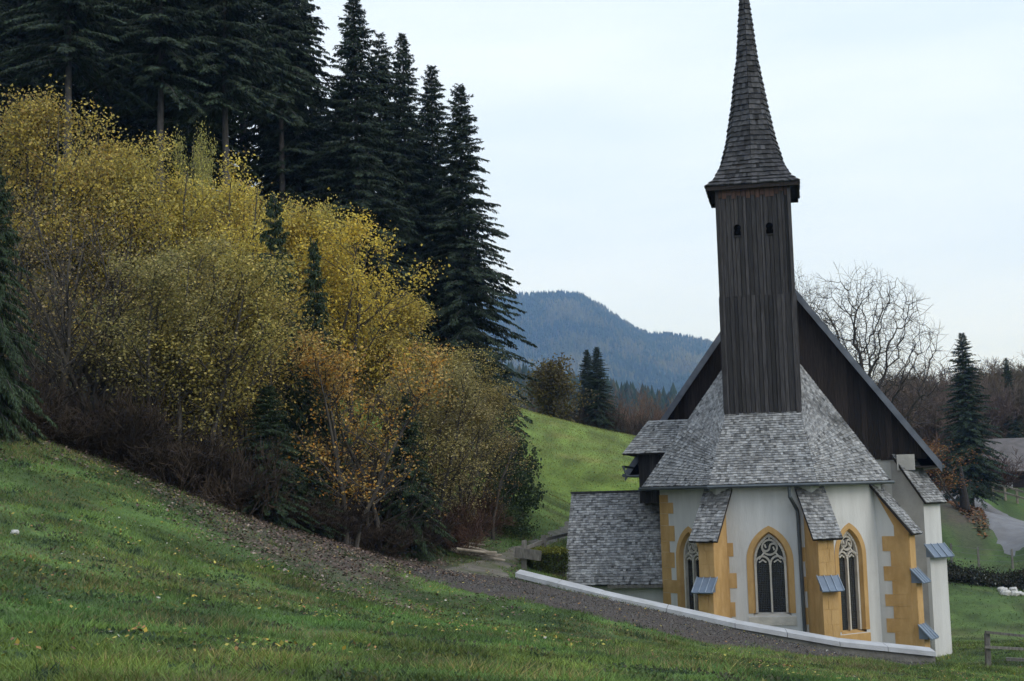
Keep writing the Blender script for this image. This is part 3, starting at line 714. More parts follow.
for a, b, n in segs:
    d = (b - a) * (.009 / np.linalg.norm(b - a)); a = a + d; b = b - d; mb = MB(); T = np.array((0, 0, 1.0))
    mb.hexa([a - T * .12, b - T * .12, b + n * .5 - T * .12, a + n * .5 - T * .12], [a + T * .02, b + T * .02, b + n * .5 + T * .1, a + n * .5 + T * .1])
    mb.build('coping_slab', M['coping'], wl)

# ------------------------------------------------------------------ fences, logs, stones, barn
def post(mb, x, y, h, w=.07, lean=(0, 0), sink=.3):
    z = gz(x, y); mb.hexa([(x - w, y - w, z - sink), (x + w, y - w, z - sink), (x + w, y + w, z - sink), (x - w, y + w, z - sink)],
                          [(x - w * .9 + lean[0], y - w * .9 + lean[1], z + h), (x + w * .9 + lean[0], y - w * .9 + lean[1], z + h + .03), (x + w * .9 + lean[0], y + w * .9 + lean[1], z + h + .02), (x - w * .9 + lean[0], y + w * .9 + lean[1], z + h)])
def bar(mb, a, b, hw, hh):
    a = np.array(a, float); b = np.array(b, float); d = b - a; d /= np.linalg.norm(d); s = np.cross(d, (0, 0, 1)); s /= np.linalg.norm(s); u_ = np.cross(s, d)
    mb.hexa([a - s * hw - u_ * hh, b - s * hw - u_ * hh, b + s * hw - u_ * hh, a + s * hw - u_ * hh], [a - s * hw + u_ * hh, b - s * hw + u_ * hh, b + s * hw + u_ * hh, a + s * hw + u_ * hh])
fe = thing('wooden_fence', 'short grey wooden fence beside the track, left of the shingled annex', 'fence')
for px_, py_, D_, h_, ln in ((523.5, 567, 49, .98, (.05, 0)), (544, 553, 53, .78, (0, 0)), (580, 545, 56, .8, (0, 0))):
    p = at(px_, py_, D_); mb = MB(); post(mb, p[0], p[1], h_, .1, ln); mb.build('post', M['wood'], fe)
for a, b, hw, hh in ((at(515, 552, 48.8), at(541, 556, 48.6), .05, .17), (at(526, 548, 49.3), at(544, 541, 53.2), .04, .06), (at(545, 539.5, 53), at(580, 531, 56), .04, .06)):
    mb = MB(); bar(mb, a, b, hw, hh); mb.build('rail', M['wood'], fe)
fr_ = thing('wooden_fence', 'grey wooden post and rail fence at the right edge below the church', 'fence')
pa = at(988, 664, 46); pb = at(1062, 668, 46)
for p in (pa, pb):
    mb = MB(); post(mb, p[0], p[1], 1.12, .08, (.03, 0)); mb.build('post', M['wood'], fr_)
for ya, yb in ((632, 640), (647, 651)):
    mb = MB(); bar(mb, at(985, ya, 45.85), at(1064, yb, 45.85), .03, .04); mb.build('rail', M['wood'], fr_)
mb = MB(); bar(mb, at(1006, 659, 46.3), at(1040, 660.5, 46.0), .06, .05); tag(mb.build('loose_rail', M['wood']), 'dark loose rail lying in the grass under the right fence', 'rail')
wf = thing('wire_fence', 'thin wire fence on posts between lawn and road, right of the church', 'fence')
wps = [at(952, 566, 76.5), at(979, 568, 76.5), at(1013, 571, 76.5), at(1050, 575, 76.5)]
for p in wps:
    mb = MB(); post(mb, p[0], p[1], 1.05, .05); mb.build('post', M['wood'], wf)
for h in (.35, .65, .95):
    mb = MB(); mb.tube([(p[0], p[1] - .06, gz(p[0], p[1]) + h) for p in wps], .008, 4); mb.build('wire', M['wire'], wf)
rf = thing('roadside_railing', 'pale wooden railing along the far side of the road', 'fence')
rps = [at(x, y, 112 - (x - 985) * .09) for x, y in ((994, 505), (1006, 507), (1018, 510), (1032, 513))]
for p in rps:
    mb = MB(); post(mb, p[0], p[1], 1.1, .08); mb.build('post', M['pale_wood'], rf)
for h in (.5, 1.0):
    for a, b in zip(rps[:-1], rps[1:]):
        mb = MB(); bar(mb, (a[0], a[1] - .1, gz(a[0], a[1]) + h), (b[0], b[1] - .1, gz(b[0], b[1]) + h), .03, .07); mb.build('rail', M['pale_wood'], rf)
lr = random.Random(5)
for i in range(8):
    p = at(472 + lr.uniform(-9, 9), 551 + lr.uniform(-3, 3), 48.6 + lr.uniform(-.6, .6)); z = gz(p[0], p[1]) +   .12 + .12 * (i // 3); ang = math.radians(lr.uniform(8, 40)); ln = lr.uniform(1.2, 2.3)
    dx, dy = math.cos(ang) * ln / 2, math.sin(ang) * ln / 2; dz = gz(p[0] + dx, p[1] + dy) - gz(p[0] - dx, p[1] - dy)
    mb = MB(); ra = lr.uniform(.035, .065); pts = [(p[0] + dx * t, p[1] + dy * t, z + dz * t / 2 + lr.uniform(-.02, .03)) for t in (-1, -.4, .3, 1)]
    mb.tube(pts, [ra, ra * .95, ra * .9, ra * .8], 7)
    tag(mb.build('log', M['pale_wood']), 'pale thin log in the loose pile at the edge of the thicket', 'log', 'pile of pale logs by the track')
def rockmesh(seed):
    r = np.random.default_rng(seed); V = []; F = []; n = 7
    for i, ph in enumerate((-.9, -.35, .3, .9)):
        for k in range(n):
            t = 2 * math.pi * k / n; q = r.uniform(.75, 1.15); V.append((math.cos(t) * math.cos(ph) * q, math.sin(t) * math.cos(ph) * q * .8, math.sin(ph) * .7 * r.uniform(.85, 1.1)))
    for i in range(3):
        for k in range(n): F.append((i * n + k, i * n + (k + 1) % n, (i + 1) * n + (k + 1) % n, (i + 1) * n + k))
    F += [tuple(range(n))[::-1], tuple(range(3 * n, 4 * n))]
    return mesh('stone', V, F, M['rock'])
rms = [rockmesh(i) for i in range(4)]
for i in range(16):
    px_ = lr.uniform(1000, 1040); p = at(px_, lr.uniform(589, 597), 70.5 + lr.uniform(-.8, .8)); o = obj('stone', rms[i % 4], None, (p[0], p[1], gz(p[0], p[1]) + .08), lr.uniform(0, 6))
    s = lr.uniform(.14, .3); o.scale = (s, s, s); tag(o, 'white stone in the heap at the foot of the bank by the right edge', 'stone', 'heap of white stones')
p = at(15, 523, 25.5); o = obj('stone', rms[1], None, (p[0], p[1], gz(p[0], p[1]) + .03)); o.scale = (.1, .08, .08); tag(o, 'single small white stone on the grass slope near the left edge', 'stone')

bp_ = at(1013, 470, 117); barn = thing('barn', 'grey roofed barn half hidden by bare branches beyond the road', 'barn', (bp_[0], bp_[1], gz(bp_[0], bp_[1])), math.radians(-8))
bz = at(1010, 470, 116)[2] - barn.location.z
mb = MB(); mb.box(-1.6, 8, 0, 7, -2, bz + .2); mb.build('wall', M['board_brown'], barn)
rt = at(1010, 438, 120)[2] - barn.location.z
mb = MB(); slab(mb, ((-2.4, -.8, bz - .1), (9, -.8, bz - .1), (-2.4, 3.5, rt), (9, 3.5, rt)), .15); slab(mb, ((9, 7.8, bz - .1), (-2.4, 7.8, bz - .1), (9, 3.5, rt), (-2.4, 3.5, rt)), .15); mb.build('roof', M['barn_roof'], barn)
mb = MB(); mb.box(-.9, -.1, -.05, .02, bz - 1.7, bz - 1.0); mb.build('window', M['coping'], barn)

# ------------------------------------------------------------------ trees
def norm(a): return a / (np.linalg.norm(a, axis=-1, keepdims=True) + 1e-9)
def quads_mesh(name, base, d, side, ln, wd, cols, m, fold=0.0):
    """rhombic leaves / sprays: base point, direction, side vector"""
    n = len(base); mid = base + d * (ln * .45)[:, None]; q = side * (wd * .5)[:, None]
    V = np.stack([base, mid + q, base + d * ln[:, None], mid - q], 1).reshape(-1, 3)
    F = np.arange(4 * n).reshape(n, 4); return mesh(name, V, F, m, np.repeat(cols, 4, axis=0))

def spruce(seed, H, R, h0=.06, lev=46, dens=30, gap=0.0, fine=1.0, vary=.25):
    r = np.random.default_rng(seed); mb = MB(); r0 = H * .0098
    bx = np.cumsum(r.normal(0, .02, 8)); by = np.cumsum(r.normal(0, .02, 8)); zs = np.linspace(-.8, H, 8)
    mb.tube(np.stack([bx, by, zs], -1), np.linspace(r0, .015, 8), 7)
    B = []
    for i in range(lev):
        t = i / lev; z = H * (h0 + (1 - h0) * (1 - (1 - t) ** 1.1)); nb = r.integers(7, 12)
        if r.random() < gap: continue
        ph = r.uniform(0, 6.28)
        for k in range(nb):
            az = ph + 6.28 * k / nb + r.normal(0, .3); L_ = R * ((1 - t) ** .85 * (1 if t > .08 else .8) + .03) * np.clip(r.normal(.85, vary), .3, 1.25)
            slope = np.interp(t, [0, .4, .75, .92, 1], [-.8, -.55, -.2, .3, 1.1]) + r.normal(0, .2)
            B.append((z + r.normal(0, .5) * (1 - t) * H / 24, az, L_, slope))
    if h0 > .2:                                     # dead stubs on the bare lower trunk
        for z in r.uniform(.08, h0, 26) * H:
            az = r.uniform(0, 6.28); l = r.uniform(.3, 1.1); mb.tube([(0, 0, z), (l * math.cos(az), l * math.sin(az), z - .15 * l)], [.025, .008], 3, cap=False)
    def zc(L_, s, q): return L_ * (s * q * .9 + .16 * q * q + .12 * np.sin(q * 3.1))
    for z, az, L_, s in B:
        P = [(L_ * q * math.cos(az), L_ * q * math.sin(az), z + zc(L_, s, q)) for q in (0, .5, .95)]
        mb.tube(P, [.008 * L_ + .012, .006 * L_ + .006, .004], 3, cap=False)
    B = np.array(B); cnt = (dens * B[:, 2] + 5).astype(int); I = np.repeat(np.arange(len(B)), cnt); n = len(I)
    z, az, L_, s = B[I].T; q = r.uniform(.03, 1.0, n) ** .7
    dh = np.stack([np.cos(az), np.sin(az), np.zeros(n)], -1); sd = np.stack([-np.sin(az), np.cos(az), np.zeros(n)], -1)
    lat = r.choice([-1, 1], n) * r.uniform(0, 1.0, n); wl_ = lat * L_ * .22 * (1.15 - q)      # flat fan of twigs either side of the limb
    base = dh * (L_ * q)[:, None] + sd * (wl_ * r.random(n))[:, None]; base[:, 2] = z + zc(L_, s, q)
    d = norm(dh * r.uniform(.3, .9, n)[:, None] + sd * lat[:, None] + np.array([0, 0, 1.]) * (s * .5 - r.uniform(.0, 1.6, n))[:, None])
    ln = (.14 + .17 * np.sqrt(L_) * (1.15 - q)) * r.uniform(.6, 1.4, n) * fine; wd = r.uniform(.045, .085, n) * (.8 + .12 * L_) * fine
    up = norm(np.array([0, 0, 1.]) + r.normal(0, .6, (n, 3))); side = norm(np.cross(d, up))
    c = r.uniform(.6, 1.5, (n, 1)) * (1 + r.normal(0, .06, (n, 3)))
    return mb.mesh('trunk', M['bark_pale'], smooth=True), quads_mesh('crown', base, d, side, ln, wd, c, M['needle'])

def branching(r, p, d, ln, rad, depth, out, bend=.25, up=.12, kids=(3, 5), shrink=.62, spread=.75, nseg=4, upto=None):
    pts = [p.copy()]; q = p.copy(); dd = d.copy()
    for i in range(nseg):
        dd = norm(dd + r.normal(0, bend, 3) * .5 + np.array([0, 0, up])); q = q + dd * ln / nseg; pts.append(q.copy())
    pts = np.array(pts); out.append((pts, np.linspace(rad, rad * .55, nseg + 1), depth))
    if depth == 0: return
    n = r.integers(kids[0], kids[1] + 1)
    for k in range(n):
        t = r.uniform(.3, 1.0) if k else 1.0; j = min(int(t * nseg), nseg - 1); f = t * nseg - j; b = pts[j] * (1 - f) + pts[j + 1] * f; dl = norm(pts[j + 1] - pts[j])
        perp = norm(np.cross(dl, r.normal(0, 1, 3))); nd = norm(dl * (1 - .3 * spread) + perp * spread * r.uniform(.5, 1.2))
        branching(r, b, nd, ln * shrink * r.uniform(.75, 1.2), max(rad * .55 * r.uniform(.7, 1.0), .004), depth - 1, out, bend, up, kids, shrink, spread, nseg if depth > 1 else max(2, nseg - 1))

def leaf_cloud(r, anchors, n, size, pal, weights, jitter, m):
    I = r.integers(0, len(anchors), n); base = anchors[I] + r.normal(0, jitter, (n, 3)); d = norm(r.normal(0, 1, (n, 3)) + np.array([0, 0, -.35]))
    side = norm(np.cross(d, r.normal(0, 1, (n, 3)))); ln = size * r.uniform(.6, 1.35, n); wd = ln * r.uniform(.6, .9, n)
    pal = np.array(pal); c = pal[r.choice(len(pal), n, p=np.array(weights) / sum(weights))] * r.uniform(.65, 1.3, (n, 1))
    return quads_mesh('crown', base, d, side, ln, wd, c, m)

YEL = [(.68, .54, .11), (.6, .5, .14), (.42, .38, .13), (.48, .34, .11), (.27, .25, .1)]
OLV = [(.3, .28, .12), (.2, .2, .09), (.4, .35, .14), (.16, .135, .08), (.52, .45, .22)]
ORG = [(.5, .27, .05), (.44, .32, .1), (.5, .39, .16), (.24, .13, .05), (.36, .29, .12)]
def broadleaf(seed, H, R, leaves, pal, weights, stems=4, size=.12, low=.15, depth=2, bare=None, jitter=.22, barkm='bark'):
    r = np.random.default_rng(seed); out = []
    for s in range(stems):
        az = 6.28 * s / stems + r.normal(0, .4); lean = r.uniform(.05, .32) * R / (H * .35); h = H * r.uniform(.78, .95)
        p = np.array([math.cos(az) * .25, math.sin(az) * .25, -.6]); d = norm(np.array([math.cos(az) * lean, math.sin(az) * lean, 1.0]))
        pts = [p]; n = 9; dd = d
        for i in range(n):
            dd = norm(dd + r.normal(0, .09, 3) + np.array([0, 0, .06])); pts.append(pts[-1] + dd * (h + .6) / n)
        pts = np.array(pts); rad = np.linspace(.011 * H, .012, n + 1); out.append((pts, rad, 3))
        for k in range(int(15)):
            t = r.uniform(low, .98); j = min(int(t * n), n - 1); f = t * n - j; b = pts[j] * (1 - f) + pts[j + 1] * f
            a2 = r.uniform(0, 6.28); out_d = norm(np.array([math.cos(a2), math.sin(a2), r.uniform(.35, 1.1)]))
            L_ = R * (1.05 - .6 * abs(t - .45)) * (1 - max(t - .6, 0) * 1.1) * r.uniform(.55, 1.1)
            branching(r, b, out_d, L_, .0045 * H * (1 - t * .7) + .004, 1, out, kids=(4, 6), shrink=.55, spread=.7, nseg=4)
    mb = MB(); anc = []
    for pts, rad, dp in out:
        mb.tube(pts, rad, 6 if dp == 3 else 3, cap=False)
        if dp < 2:
            for t in np.linspace(.2, 1.05, 5):
                i = min(int(t * (len(pts) - 1)), len(pts) - 2); f = t * (len(pts) - 1) - i; anc.append(pts[i] * (1 - f) + pts[i + 1] * f)
    anc = np.array(anc); anc = anc[anc[:, 2] > H * low]
    zz = anc[:, 2] / H; keep = r.random(len(anc)) < np.clip(.25 + zz * 1.1, 0, 1); anc = anc[keep]
    # leaf clusters of uneven density
    wcl = r.random(len(anc)) ** 2.2; I = r.choice(len(anc), max(int(len(anc) * .9), 10), p=wcl / wcl.sum())
    return mb.mesh('trunk', M[barkm], smooth=True), leaf_cloud(r, anc[I], leaves, size, pal, weights, jitter, M['leaf'])

def bare_tree(seed, H, R, depth=4, kids=(3, 5), stems=1, m='twig', spread=.8, first=.3, rad=.017, shrink=.66, up=.1, bend=.3):
    r = np.random.default_rng(seed); out = []
    for s in range(stems):
        d = norm(np.array([r.normal(0, .15), r.normal(0, .15), 1.0]) + (np.array([math.cos(s * 2.4), math.sin(s * 2.4), 0]) * .5 if stems > 1 else 0))
        branching(r, np.array([0, 0, -.5]), d, H * first, H * rad, depth, out, bend=bend, up=up, kids=kids, shrink=shrink, spread=spread, nseg=5)
    T = MB(); C = MB()
    for pts, rd, dp in out: (T if dp >= depth - 1 else C).tube(pts, np.maximum(rd, .009 if H > 5 else .005), 7 if dp >= depth - 1 else (4 if dp >= 2 else 3), cap=False)
    V = np.array(T.V + C.V); top = V[:, 2].max(); k = H / top
    kr = R / max(np.percentile(np.hypot(V[:, 0], V[:, 1]), 99), .1)
    Cv = np.array(C.V); cx, cy = Cv[:, 0].mean(), Cv[:, 1].mean(); cz = Cv[:, 2].mean()
    kr = R / max(np.percentile(np.hypot(Cv[:, 0] - cx, Cv[:, 1] - cy), 98), .1)
    for q in (T, C): q.V = [((x - cx * min(z / cz, 1.0)) * kr, (y - cy * min(z / cz, 1.0)) * kr, z * k) for x, y, z in q.V]
    return T.mesh('trunk', M[m], smooth=True), C.mesh('crown', M[m])

def crown_tree(seed, H, R, z0, n_att=1500, step=.3, m='twig'):
    """leafless tree whose limbs grow towards points spread through a rounded crown"""
    r = np.random.default_rng(seed); u = norm(r.normal(0, 1, (n_att * 2, 3))) * (r.random((n_att * 2, 1)) ** .45)
    A = u * np.array([R, R, (H - z0) * .56]) + np.array([0, 0, z0 + (H - z0) * .44]); A = A[A[:, 2] > z0][:n_att]
    N = [np.array([0, 0, -.5 + i * step]) for i in range(int(z0 * .75 / step))]; par = [i - 1 for i in range(len(N))]
    P = np.array(N); D2 = ((A[:, None] - P[None]) ** 2).sum(-1); near = D2.argmin(1); nd = D2.min(1)
    for it in range(70):
        live = nd < 36.0
        if not live.any(): break
        dirs = norm(A - P[near]); new = []; newp = []
        for k in np.unique(near[live]):
            v = dirs[live & (near == k)].mean(0); 
            new.append(P[k] + norm(v + r.normal(0, .22, 3) + np.array([0, 0, -.05])) * step); newp.append(k)
        b = len(P); new = np.array(new); P = np.vstack([P, new]); par += newp
        d = ((A[:, None] - new[None]) ** 2).sum(-1); j = d.argmin(1); dm = d.min(1); up_ = dm < nd; near = np.where(up_, b + j, near); nd = np.minimum(nd, dm)
        keep = nd > (step * 1.15) ** 2; A, near, nd = A[keep], near[keep], nd[keep]
        if len(A) == 0: break
    n = len(P); rad = np.full(n, .009 ** 2.3); kids = [[] for _ in range(n)]
    for i in range(n - 1, 0, -1):
        if par[i] >= 0: rad[par[i]] += rad[i]; kids[par[i]].append(i)
    rad = np.minimum(rad ** (1 / 2.3), .26); T = MB(); C = MB()
    for i in range(1, n):
        p = par[i]; (T if rad[i] > .05 else C).tube([P[p], P[i]], [min(rad[p], rad[i] * 1.25), rad[i]], 6 if rad[i] > .05 else 3, cap=False)
        if not kids[i] or r.random() < .35:
            d0 = norm(P[i] - P[p])
            for q in range(3):
                d = norm(d0 + r.normal(0, .65, 3)); e_ = P[i] + d * r.uniform(.25, .6); f_ = e_ + norm(d + r.normal(0, .4, 3)) * r.uniform(.15, .4); C.tube([P[i], e_, f_], [.009, .007, .005], 3, cap=False)
    return T.mesh('trunk', M[m], smooth=True), C.mesh('crown', M[m])

def plant(kind, label, cat, meshes, x, y, scale=(1, 1, 1), rz=0.0, tint=(1, 1, 1), group=None, z=None):
    t = thing(kind, label, cat, (x, y, gz(x, y) if z is None else z), rz, group); t.scale = scale
    for n_, me in zip(('trunk', 'crown'), meshes):
        o = obj(n_, me, t); o.color = (*tint, 1)
    return t
def plant_px(kind, label, cat, meshes, H, px_, D, top, width=None, R=1.0, rz=None, tint=(1, 1, 1), group=None):
    """stand a tree at a sight line so that its top reaches the given height"""
    p = at(px_, 420, D); z0 = gz(p[0], p[1]); zt = at(px_, top, D)[2]; s = max((zt - z0) / H, .15); w = s if width is None else width / R
    return plant(kind, label, cat, meshes, p[0], p[1], (w, w, s), random.uniform(0, 6.28) if rz is None else rz, tint, group)

SP = [spruce(1, 24, 3.6, .10, 76, 62), spruce(2, 24, 3.2, .36, 56, 62, gap=.03), spruce(3, 24, 3.9, .06, 80, 62), spruce(4, 24, 3.0, .6, 38, 66, gap=.06)]
SPS = [spruce(11, 6, 1.7, .03, 34, 130, fine=.6), spruce(12, 6, 1.5, .03, 32, 140, fine=.6)]
# the right-hand flank of the wood, tree by tree
G = 'tall spruces along the edge of the dark wood'
for px_, D, top, w, k, lab in [
    (468, 72, 86, 3.7, 2, 'rightmost tall dark spruce of the wood, edge against the sky and meadow'),
    (439, 75, 66, 3.4, 0, 'second tall spruce from the right end of the dark wood'),
    (410, 73, 34, 3.0, 0, 'slim tall spruce between two broader ones, third from the right end'),
    (386, 77, 34, 2.6, 3, 'narrow thin topped spruce in the gap beside the broad pointed spruce'),
    (361, 70, -2, 4.1, 2, 'broad pointed spruce whose tip just touches the top of the photo'),
    (300, 72, -38, 3.7, 1, 'tall spruce left of the broad pointed one, sky gap on its right')]:
    plant_px('spruce_tree', lab, 'spruce', SP[k], 24, px_, D, top, w, [3.6, 3.2, 3.9, 3.0][k], tint=(1, 1, 1.05), group=G)
for px_, D, top, w, k, lab in [
    (284, 70, -60, 3.2, 3, 'tall spruce with a thin bare trunk right of the pale-trunked pair'),
    (227, 64, -75, 3.6, 3, 'tall spruce with pale bare lower trunk above the brightest yellow tree'),
    (161, 62, -90, 3.6, 3, 'tall spruce with the palest straight bare trunk in the upper left'),
    (66, 60, -110, 3.6, 3, 'tall spruce with bare grey trunk near the upper left corner')]:
    plant_px('spruce_tree', lab, 'spruce', SP[k], 24, px_, D, top, w, [3.6, 3.2, 3.9, 3.0][k], group=G)
for i, (px_, D) in enumerate([(-40, 62), (15, 66), (38, 70), (95, 68), (125, 72), (190, 70), (205, 76), (245, 74), (280, 80), (325, 82), (20, 80), (75, 82), (150, 84), (108, 70), (-10, 74), (180, 90), (345, 90), (395, 88), (425, 90)]):
    k = i % 4; plant_px('spruce_tree', 'dark spruce deep inside the wood above the yellow trees', 'spruce', SP[k], 24, px_, D, (-100 if px_ < 300 else 60) + (i % 5) * 8 + max(0, px_ - 300) * .3, 3.9, [3.6, 3.2, 3.9, 3.0][k], group='spruces inside the dark wood')

# autumn broadleaved trees in front of the wood
BL = {'y1': broadleaf(21, 10, 2.4, 24000, YEL, (4, 4, 2, 1, 1), 5, size=.085), 'y2': broadleaf(22, 10, 2.2, 20000, YEL, (3, 4, 3, 2, 1), 4, size=.085),
      'o1': broadleaf(23, 10, 2.5, 23000, OLV, (4, 3, 3, 1, 2), 5, size=.085), 'o2': broadleaf(24, 10, 2.2, 15000, OLV, (3, 2, 3, 1, 4), 4, size=.085),
      'r1': broadleaf(25, 10, 2.3, 6500, ORG, (3, 3, 3, 1, 3), 4, size=.11), 'b1': broadleaf(26, 10, 2.3, 2600, OLV, (1, 0, 2, 4, 2), 5, size=.09), 'b2': broadleaf(27, 10, 1.9, 1500, ORG, (1, 1, 2, 2, 3), 3, size=.09)}
BR = {'y1': 2.4, 'y2': 2.2, 'o1': 2.5, 'o2': 2.2, 'r1': 2.3, 'b1': 2.3, 'b2': 1.9}
G = 'autumn trees along the foot of the wood'
for px_, D, top, w, k, tint, lab in [
    (10, 46, 66, 2.3, 'y2', (.85, .8, .8), 'dull yellow birch-like tree at the left edge, its top the highest of the row'),
    (72, 46, 95, 2.5, 'y2', (.9, .85, .8), 'yellow-brown tree second from the left edge in the back row'),
    (122, 47, 128, 2.4, 'y1', (.85, .85, .85), 'yellow-olive tree below the palest bare spruce trunk'),
    (172, 48, 150, 2.6, 'y1', (.95, .95, .9), 'broad yellow tree in the middle of the back row under bare trunks'),
    (226, 49, 158, 2.8, 'y1', (1.1, 1.08, .9), 'large bright yellow tree, fullest crown in the autumn row'),
    (250, 51, 168, 2.3, 'y1', (1.05, 1.0, .9), 'golden tree rising just left of the small dark spruce tip'),
    (288, 53, 176, 2.3, 'y2', (1, 1, .9), 'golden tree behind the small dark spruce tip'),
    (325, 52, 200, 2.9, 'y1', (1.2, 1.12, .8), 'brightest golden yellow tree, right of the small dark spruce'),
    (368, 54, 268, 2.3, 'y2', (1, .95, .8), 'golden yellow tree stepping down towards the right'),
    (406, 55, 312, 2.2, 'y2', (.85, .82, .8), 'yellow tree in front of the rightmost spruces'),
    (441, 55, 332, 1.9, 'o2', (1.2, 1.1, .8), 'pale yellow-olive tree before the lowest spruce branches'),
    (470, 54, 372, 1.7, 'o2', (1.1, 1.0, .8), 'thin yellowish tree near the right end of the autumn row'),
    (52, 39, 190, 2.2, 'b1', (.8, .7, .75), 'brownish nearly bare tree beside the small spruce at the left edge'),
    (98, 40, 180, 2.2, 'b1', (.8, .7, .7), 'reddish brown thinly leaved tree left of the olive tree'),
    (160, 40, 225, 2.5, 'o1', (1.0, .95, .8), 'dense olive green tree in the front row at left'),
    (205, 41, 215, 2.6, 'o1', (1.25, 1.15, .75), 'olive yellow tree in the front row hanging low over the slope'),
    (258, 43, 260, 2.2, 'o2', (1.3, 1.15, .75), 'pale olive tree in the front row left of the orange tree'),
    (345, 43.6, 312, 2.0, 'r1', (1.3, 1.15, .95), 'sparse orange-leaved tree in the front row with bare lower twigs'),
    (378, 46, 350, 2.0, 'b2', (1, 1, .9), 'slender nearly bare sapling right of the orange tree'),
    (422, 48, 350, 2.0, 'o2', (1.0, .95, .85), 'front row tree with pale small leaves before the right end'),
    (456, 49.5, 385, 1.9, 'o2', (.9, .85, .85), 'low pale leaved tree at the right end of the front row'),
    (486, 53, 415, 1.4, 'b2', (.9, .8, .7), 'thin bare twiggy tree at the far right end of the thicket')]:
    plant_px('autumn_tree', lab, 'tree', BL[k], 10, px_, D, top, w, BR[k], tint=tint, group=G)
plant_px('autumn_tree', 'small lone yellow-green sapling top against the dark wood', 'tree', BL['y2'], 10, 192, 54, 108, 1.1, 2.2, tint=(.75, .85, .9), group=G)
for px_, D, top, w, lab in [(-4, 35, 168, 1.15, 'dark green spruce cut off by the left edge of the photo'), (276, 45, 195, 1.5, 'small dark spruce tip standing up among the yellow trees'),
                            (316, 46, 240, 1.3, 'small dark spruce half hidden left of the orange tree'), (268, 41.5, 385, 1.5, 'low dark spruce under the pale olive tree'), (408, 46.5, 392, 1.35, 'young dark green spruce right of the orange tree'), (212, 42, 425, 1.2, 'low dark spruce in the shade under the olive trees'), (306, 43, 440, 1.1, 'low spreading dark spruce at the foot of the orange tree')]:
    plant_px('young_spruce', lab, 'spruce', SPS[int(px_) % 2], 6, px_, D, top, w, 1.6, tint=(1.15, 1.2, 1.0), group='young spruces among the autumn trees')
# twiggy undergrowth at the foot of the thicket
UB = [bare_tree(41, 2.2, 1.5, 3, (5, 7), 9, 'twig_brown', .8, .4, .006, .62), bare_tree(42, 2.0, 1.6, 3, (5, 7), 9, 'twig_brown', .9, .4, .006, .62)]
for i, (px_, D, w, h) in enumerate([(20, 38, 1.6, 1.8), (75, 38.5, 1.5, 1.6), (125, 39, 1.7, 2.4), (175, 39.6, 1.7, 2.4), (235, 40.6, 1.7, 2.2), (285, 42, 1.4, 1.3), (330, 43.5, 1.5, 1.3), (375, 45.5, 1.5, 1.4), (415, 47, 1.5, 1.5), (150, 43, 1.8, 2.4), (250, 45, 1.8, 2.4), (360, 48, 1.8, 2.4)]):
    p = at(px_, 480, D); plant('undergrowth_bush', 'dark twiggy bush at the foot of the autumn thicket', 'bush', UB[i % 2], p[0], p[1], (w / 1.5, w / 1.5, h / 2.1), i * 1.3, (.62, .56, .48), 'twiggy undergrowth below the autumn trees')
for px_, D, w, h, tint, lab in [(452, 49, 1.5, 1.9, (1.05, .72, .58), 'reddish brown twiggy shrub at the right end of the thicket'), (478, 53.5, 1.2, 1.6, (1.25, .9, .72), 'rust brown shrub just left of the log pile')]:
    p = at(px_, 500, D); plant('brown_shrub', lab, 'shrub', UB[0], p[0], p[1], (w / 1.5, w / 1.5, h / 2.1), px_, tint)
GRN = [(.06, .085, .03), (.045, .065, .03), (.08, .1, .035)]
def shrub(seed, H, R, leaves, pal=GRN, size=.12):
    r = np.random.default_rng(seed); mb = MB()
    for k in range(9):
        az = r.uniform(0, 6.28); mb.tube([(0, 0, -.2), (math.cos(az) * R * .4, math.sin(az) * R * .4, H * .5), (math.cos(az) * R * .75, math.sin(az) * R * .75, H * .8)], [.03, .02, .006], 4, cap=False)
    u = norm(r.normal(0, 1, (260, 3))); u[:, 2] = np.abs(u[:, 2]); rad = r.uniform(.45, 1.0, (260, 1)) ** .6 * (1 + .25 * np.sin(5 * u[:, :1] + 3 * u[:, 1:2] * 2))
    anc = u * rad * np.array([R, R, H])
    return mb.mesh('trunk', M['bark']), leaf_cloud(r, anc, leaves, size, pal, (1,) * len(pal), .14, M['leaf'])
SHR = shrub(51, 1.8, 1.5, 5200)
for px_, D, w, h, tint, lab in [(506, 60, 1.3, 2.0, (.9, 1, 1), 'rounded green shrub on the meadow edge right of the thicket'), (500, 66, 1.6, 2.6, (.75, .8, .9), 'dark green shrub under the rightmost spruce'), (507, 55, 1.0, 1.0, (1, 1.1, .9), 'low green shrub at the start of the meadow beside the track')]:
    p = at(px_, 480, D); plant('green_shrub', lab, 'shrub', SHR, p[0], p[1], (w / 1.5, w / 1.5, h / 1.8), px_, tint)
# clipped hedge beside the annex
r = np.random.default_rng(61); hp = at(546, 570, 50.2); hz = gz(hp[0], hp[1]); n = 9000
hb = thing('hedge', 'clipped yellow-green box hedge between wooden fence and shingled annex', 'hedge', (hp[0], hp[1], hz), math.radians(14))
ax = r.choice(3, n, p=[.25, .4, .35]); P = r.uniform(-1, 1, (n, 3)) * np.array([.58, .7, .0]) ; P[:, 2] = r.uniform(0, .7, n)
s_ = r.choice([-1, 1], n); P[ax == 0, 0] = s_[ax == 0] * .58; P[ax == 1, 2] = .7; P[ax == 2, 1] = s_[ax == 2] * .7
P += r.normal(0, .05, (n, 3)); d = norm(r.normal(0, 1, (n, 3))); side = norm(np.cross(d, r.normal(0, 1, (n, 3)))); ln = r.uniform(.05, .1, n)
c = np.where((P[:, 2:3] > .62), np.array([[.17, .18, .03]]), np.array([[.06, .08, .02]])) * r.uniform(.7, 1.3, (n, 1))
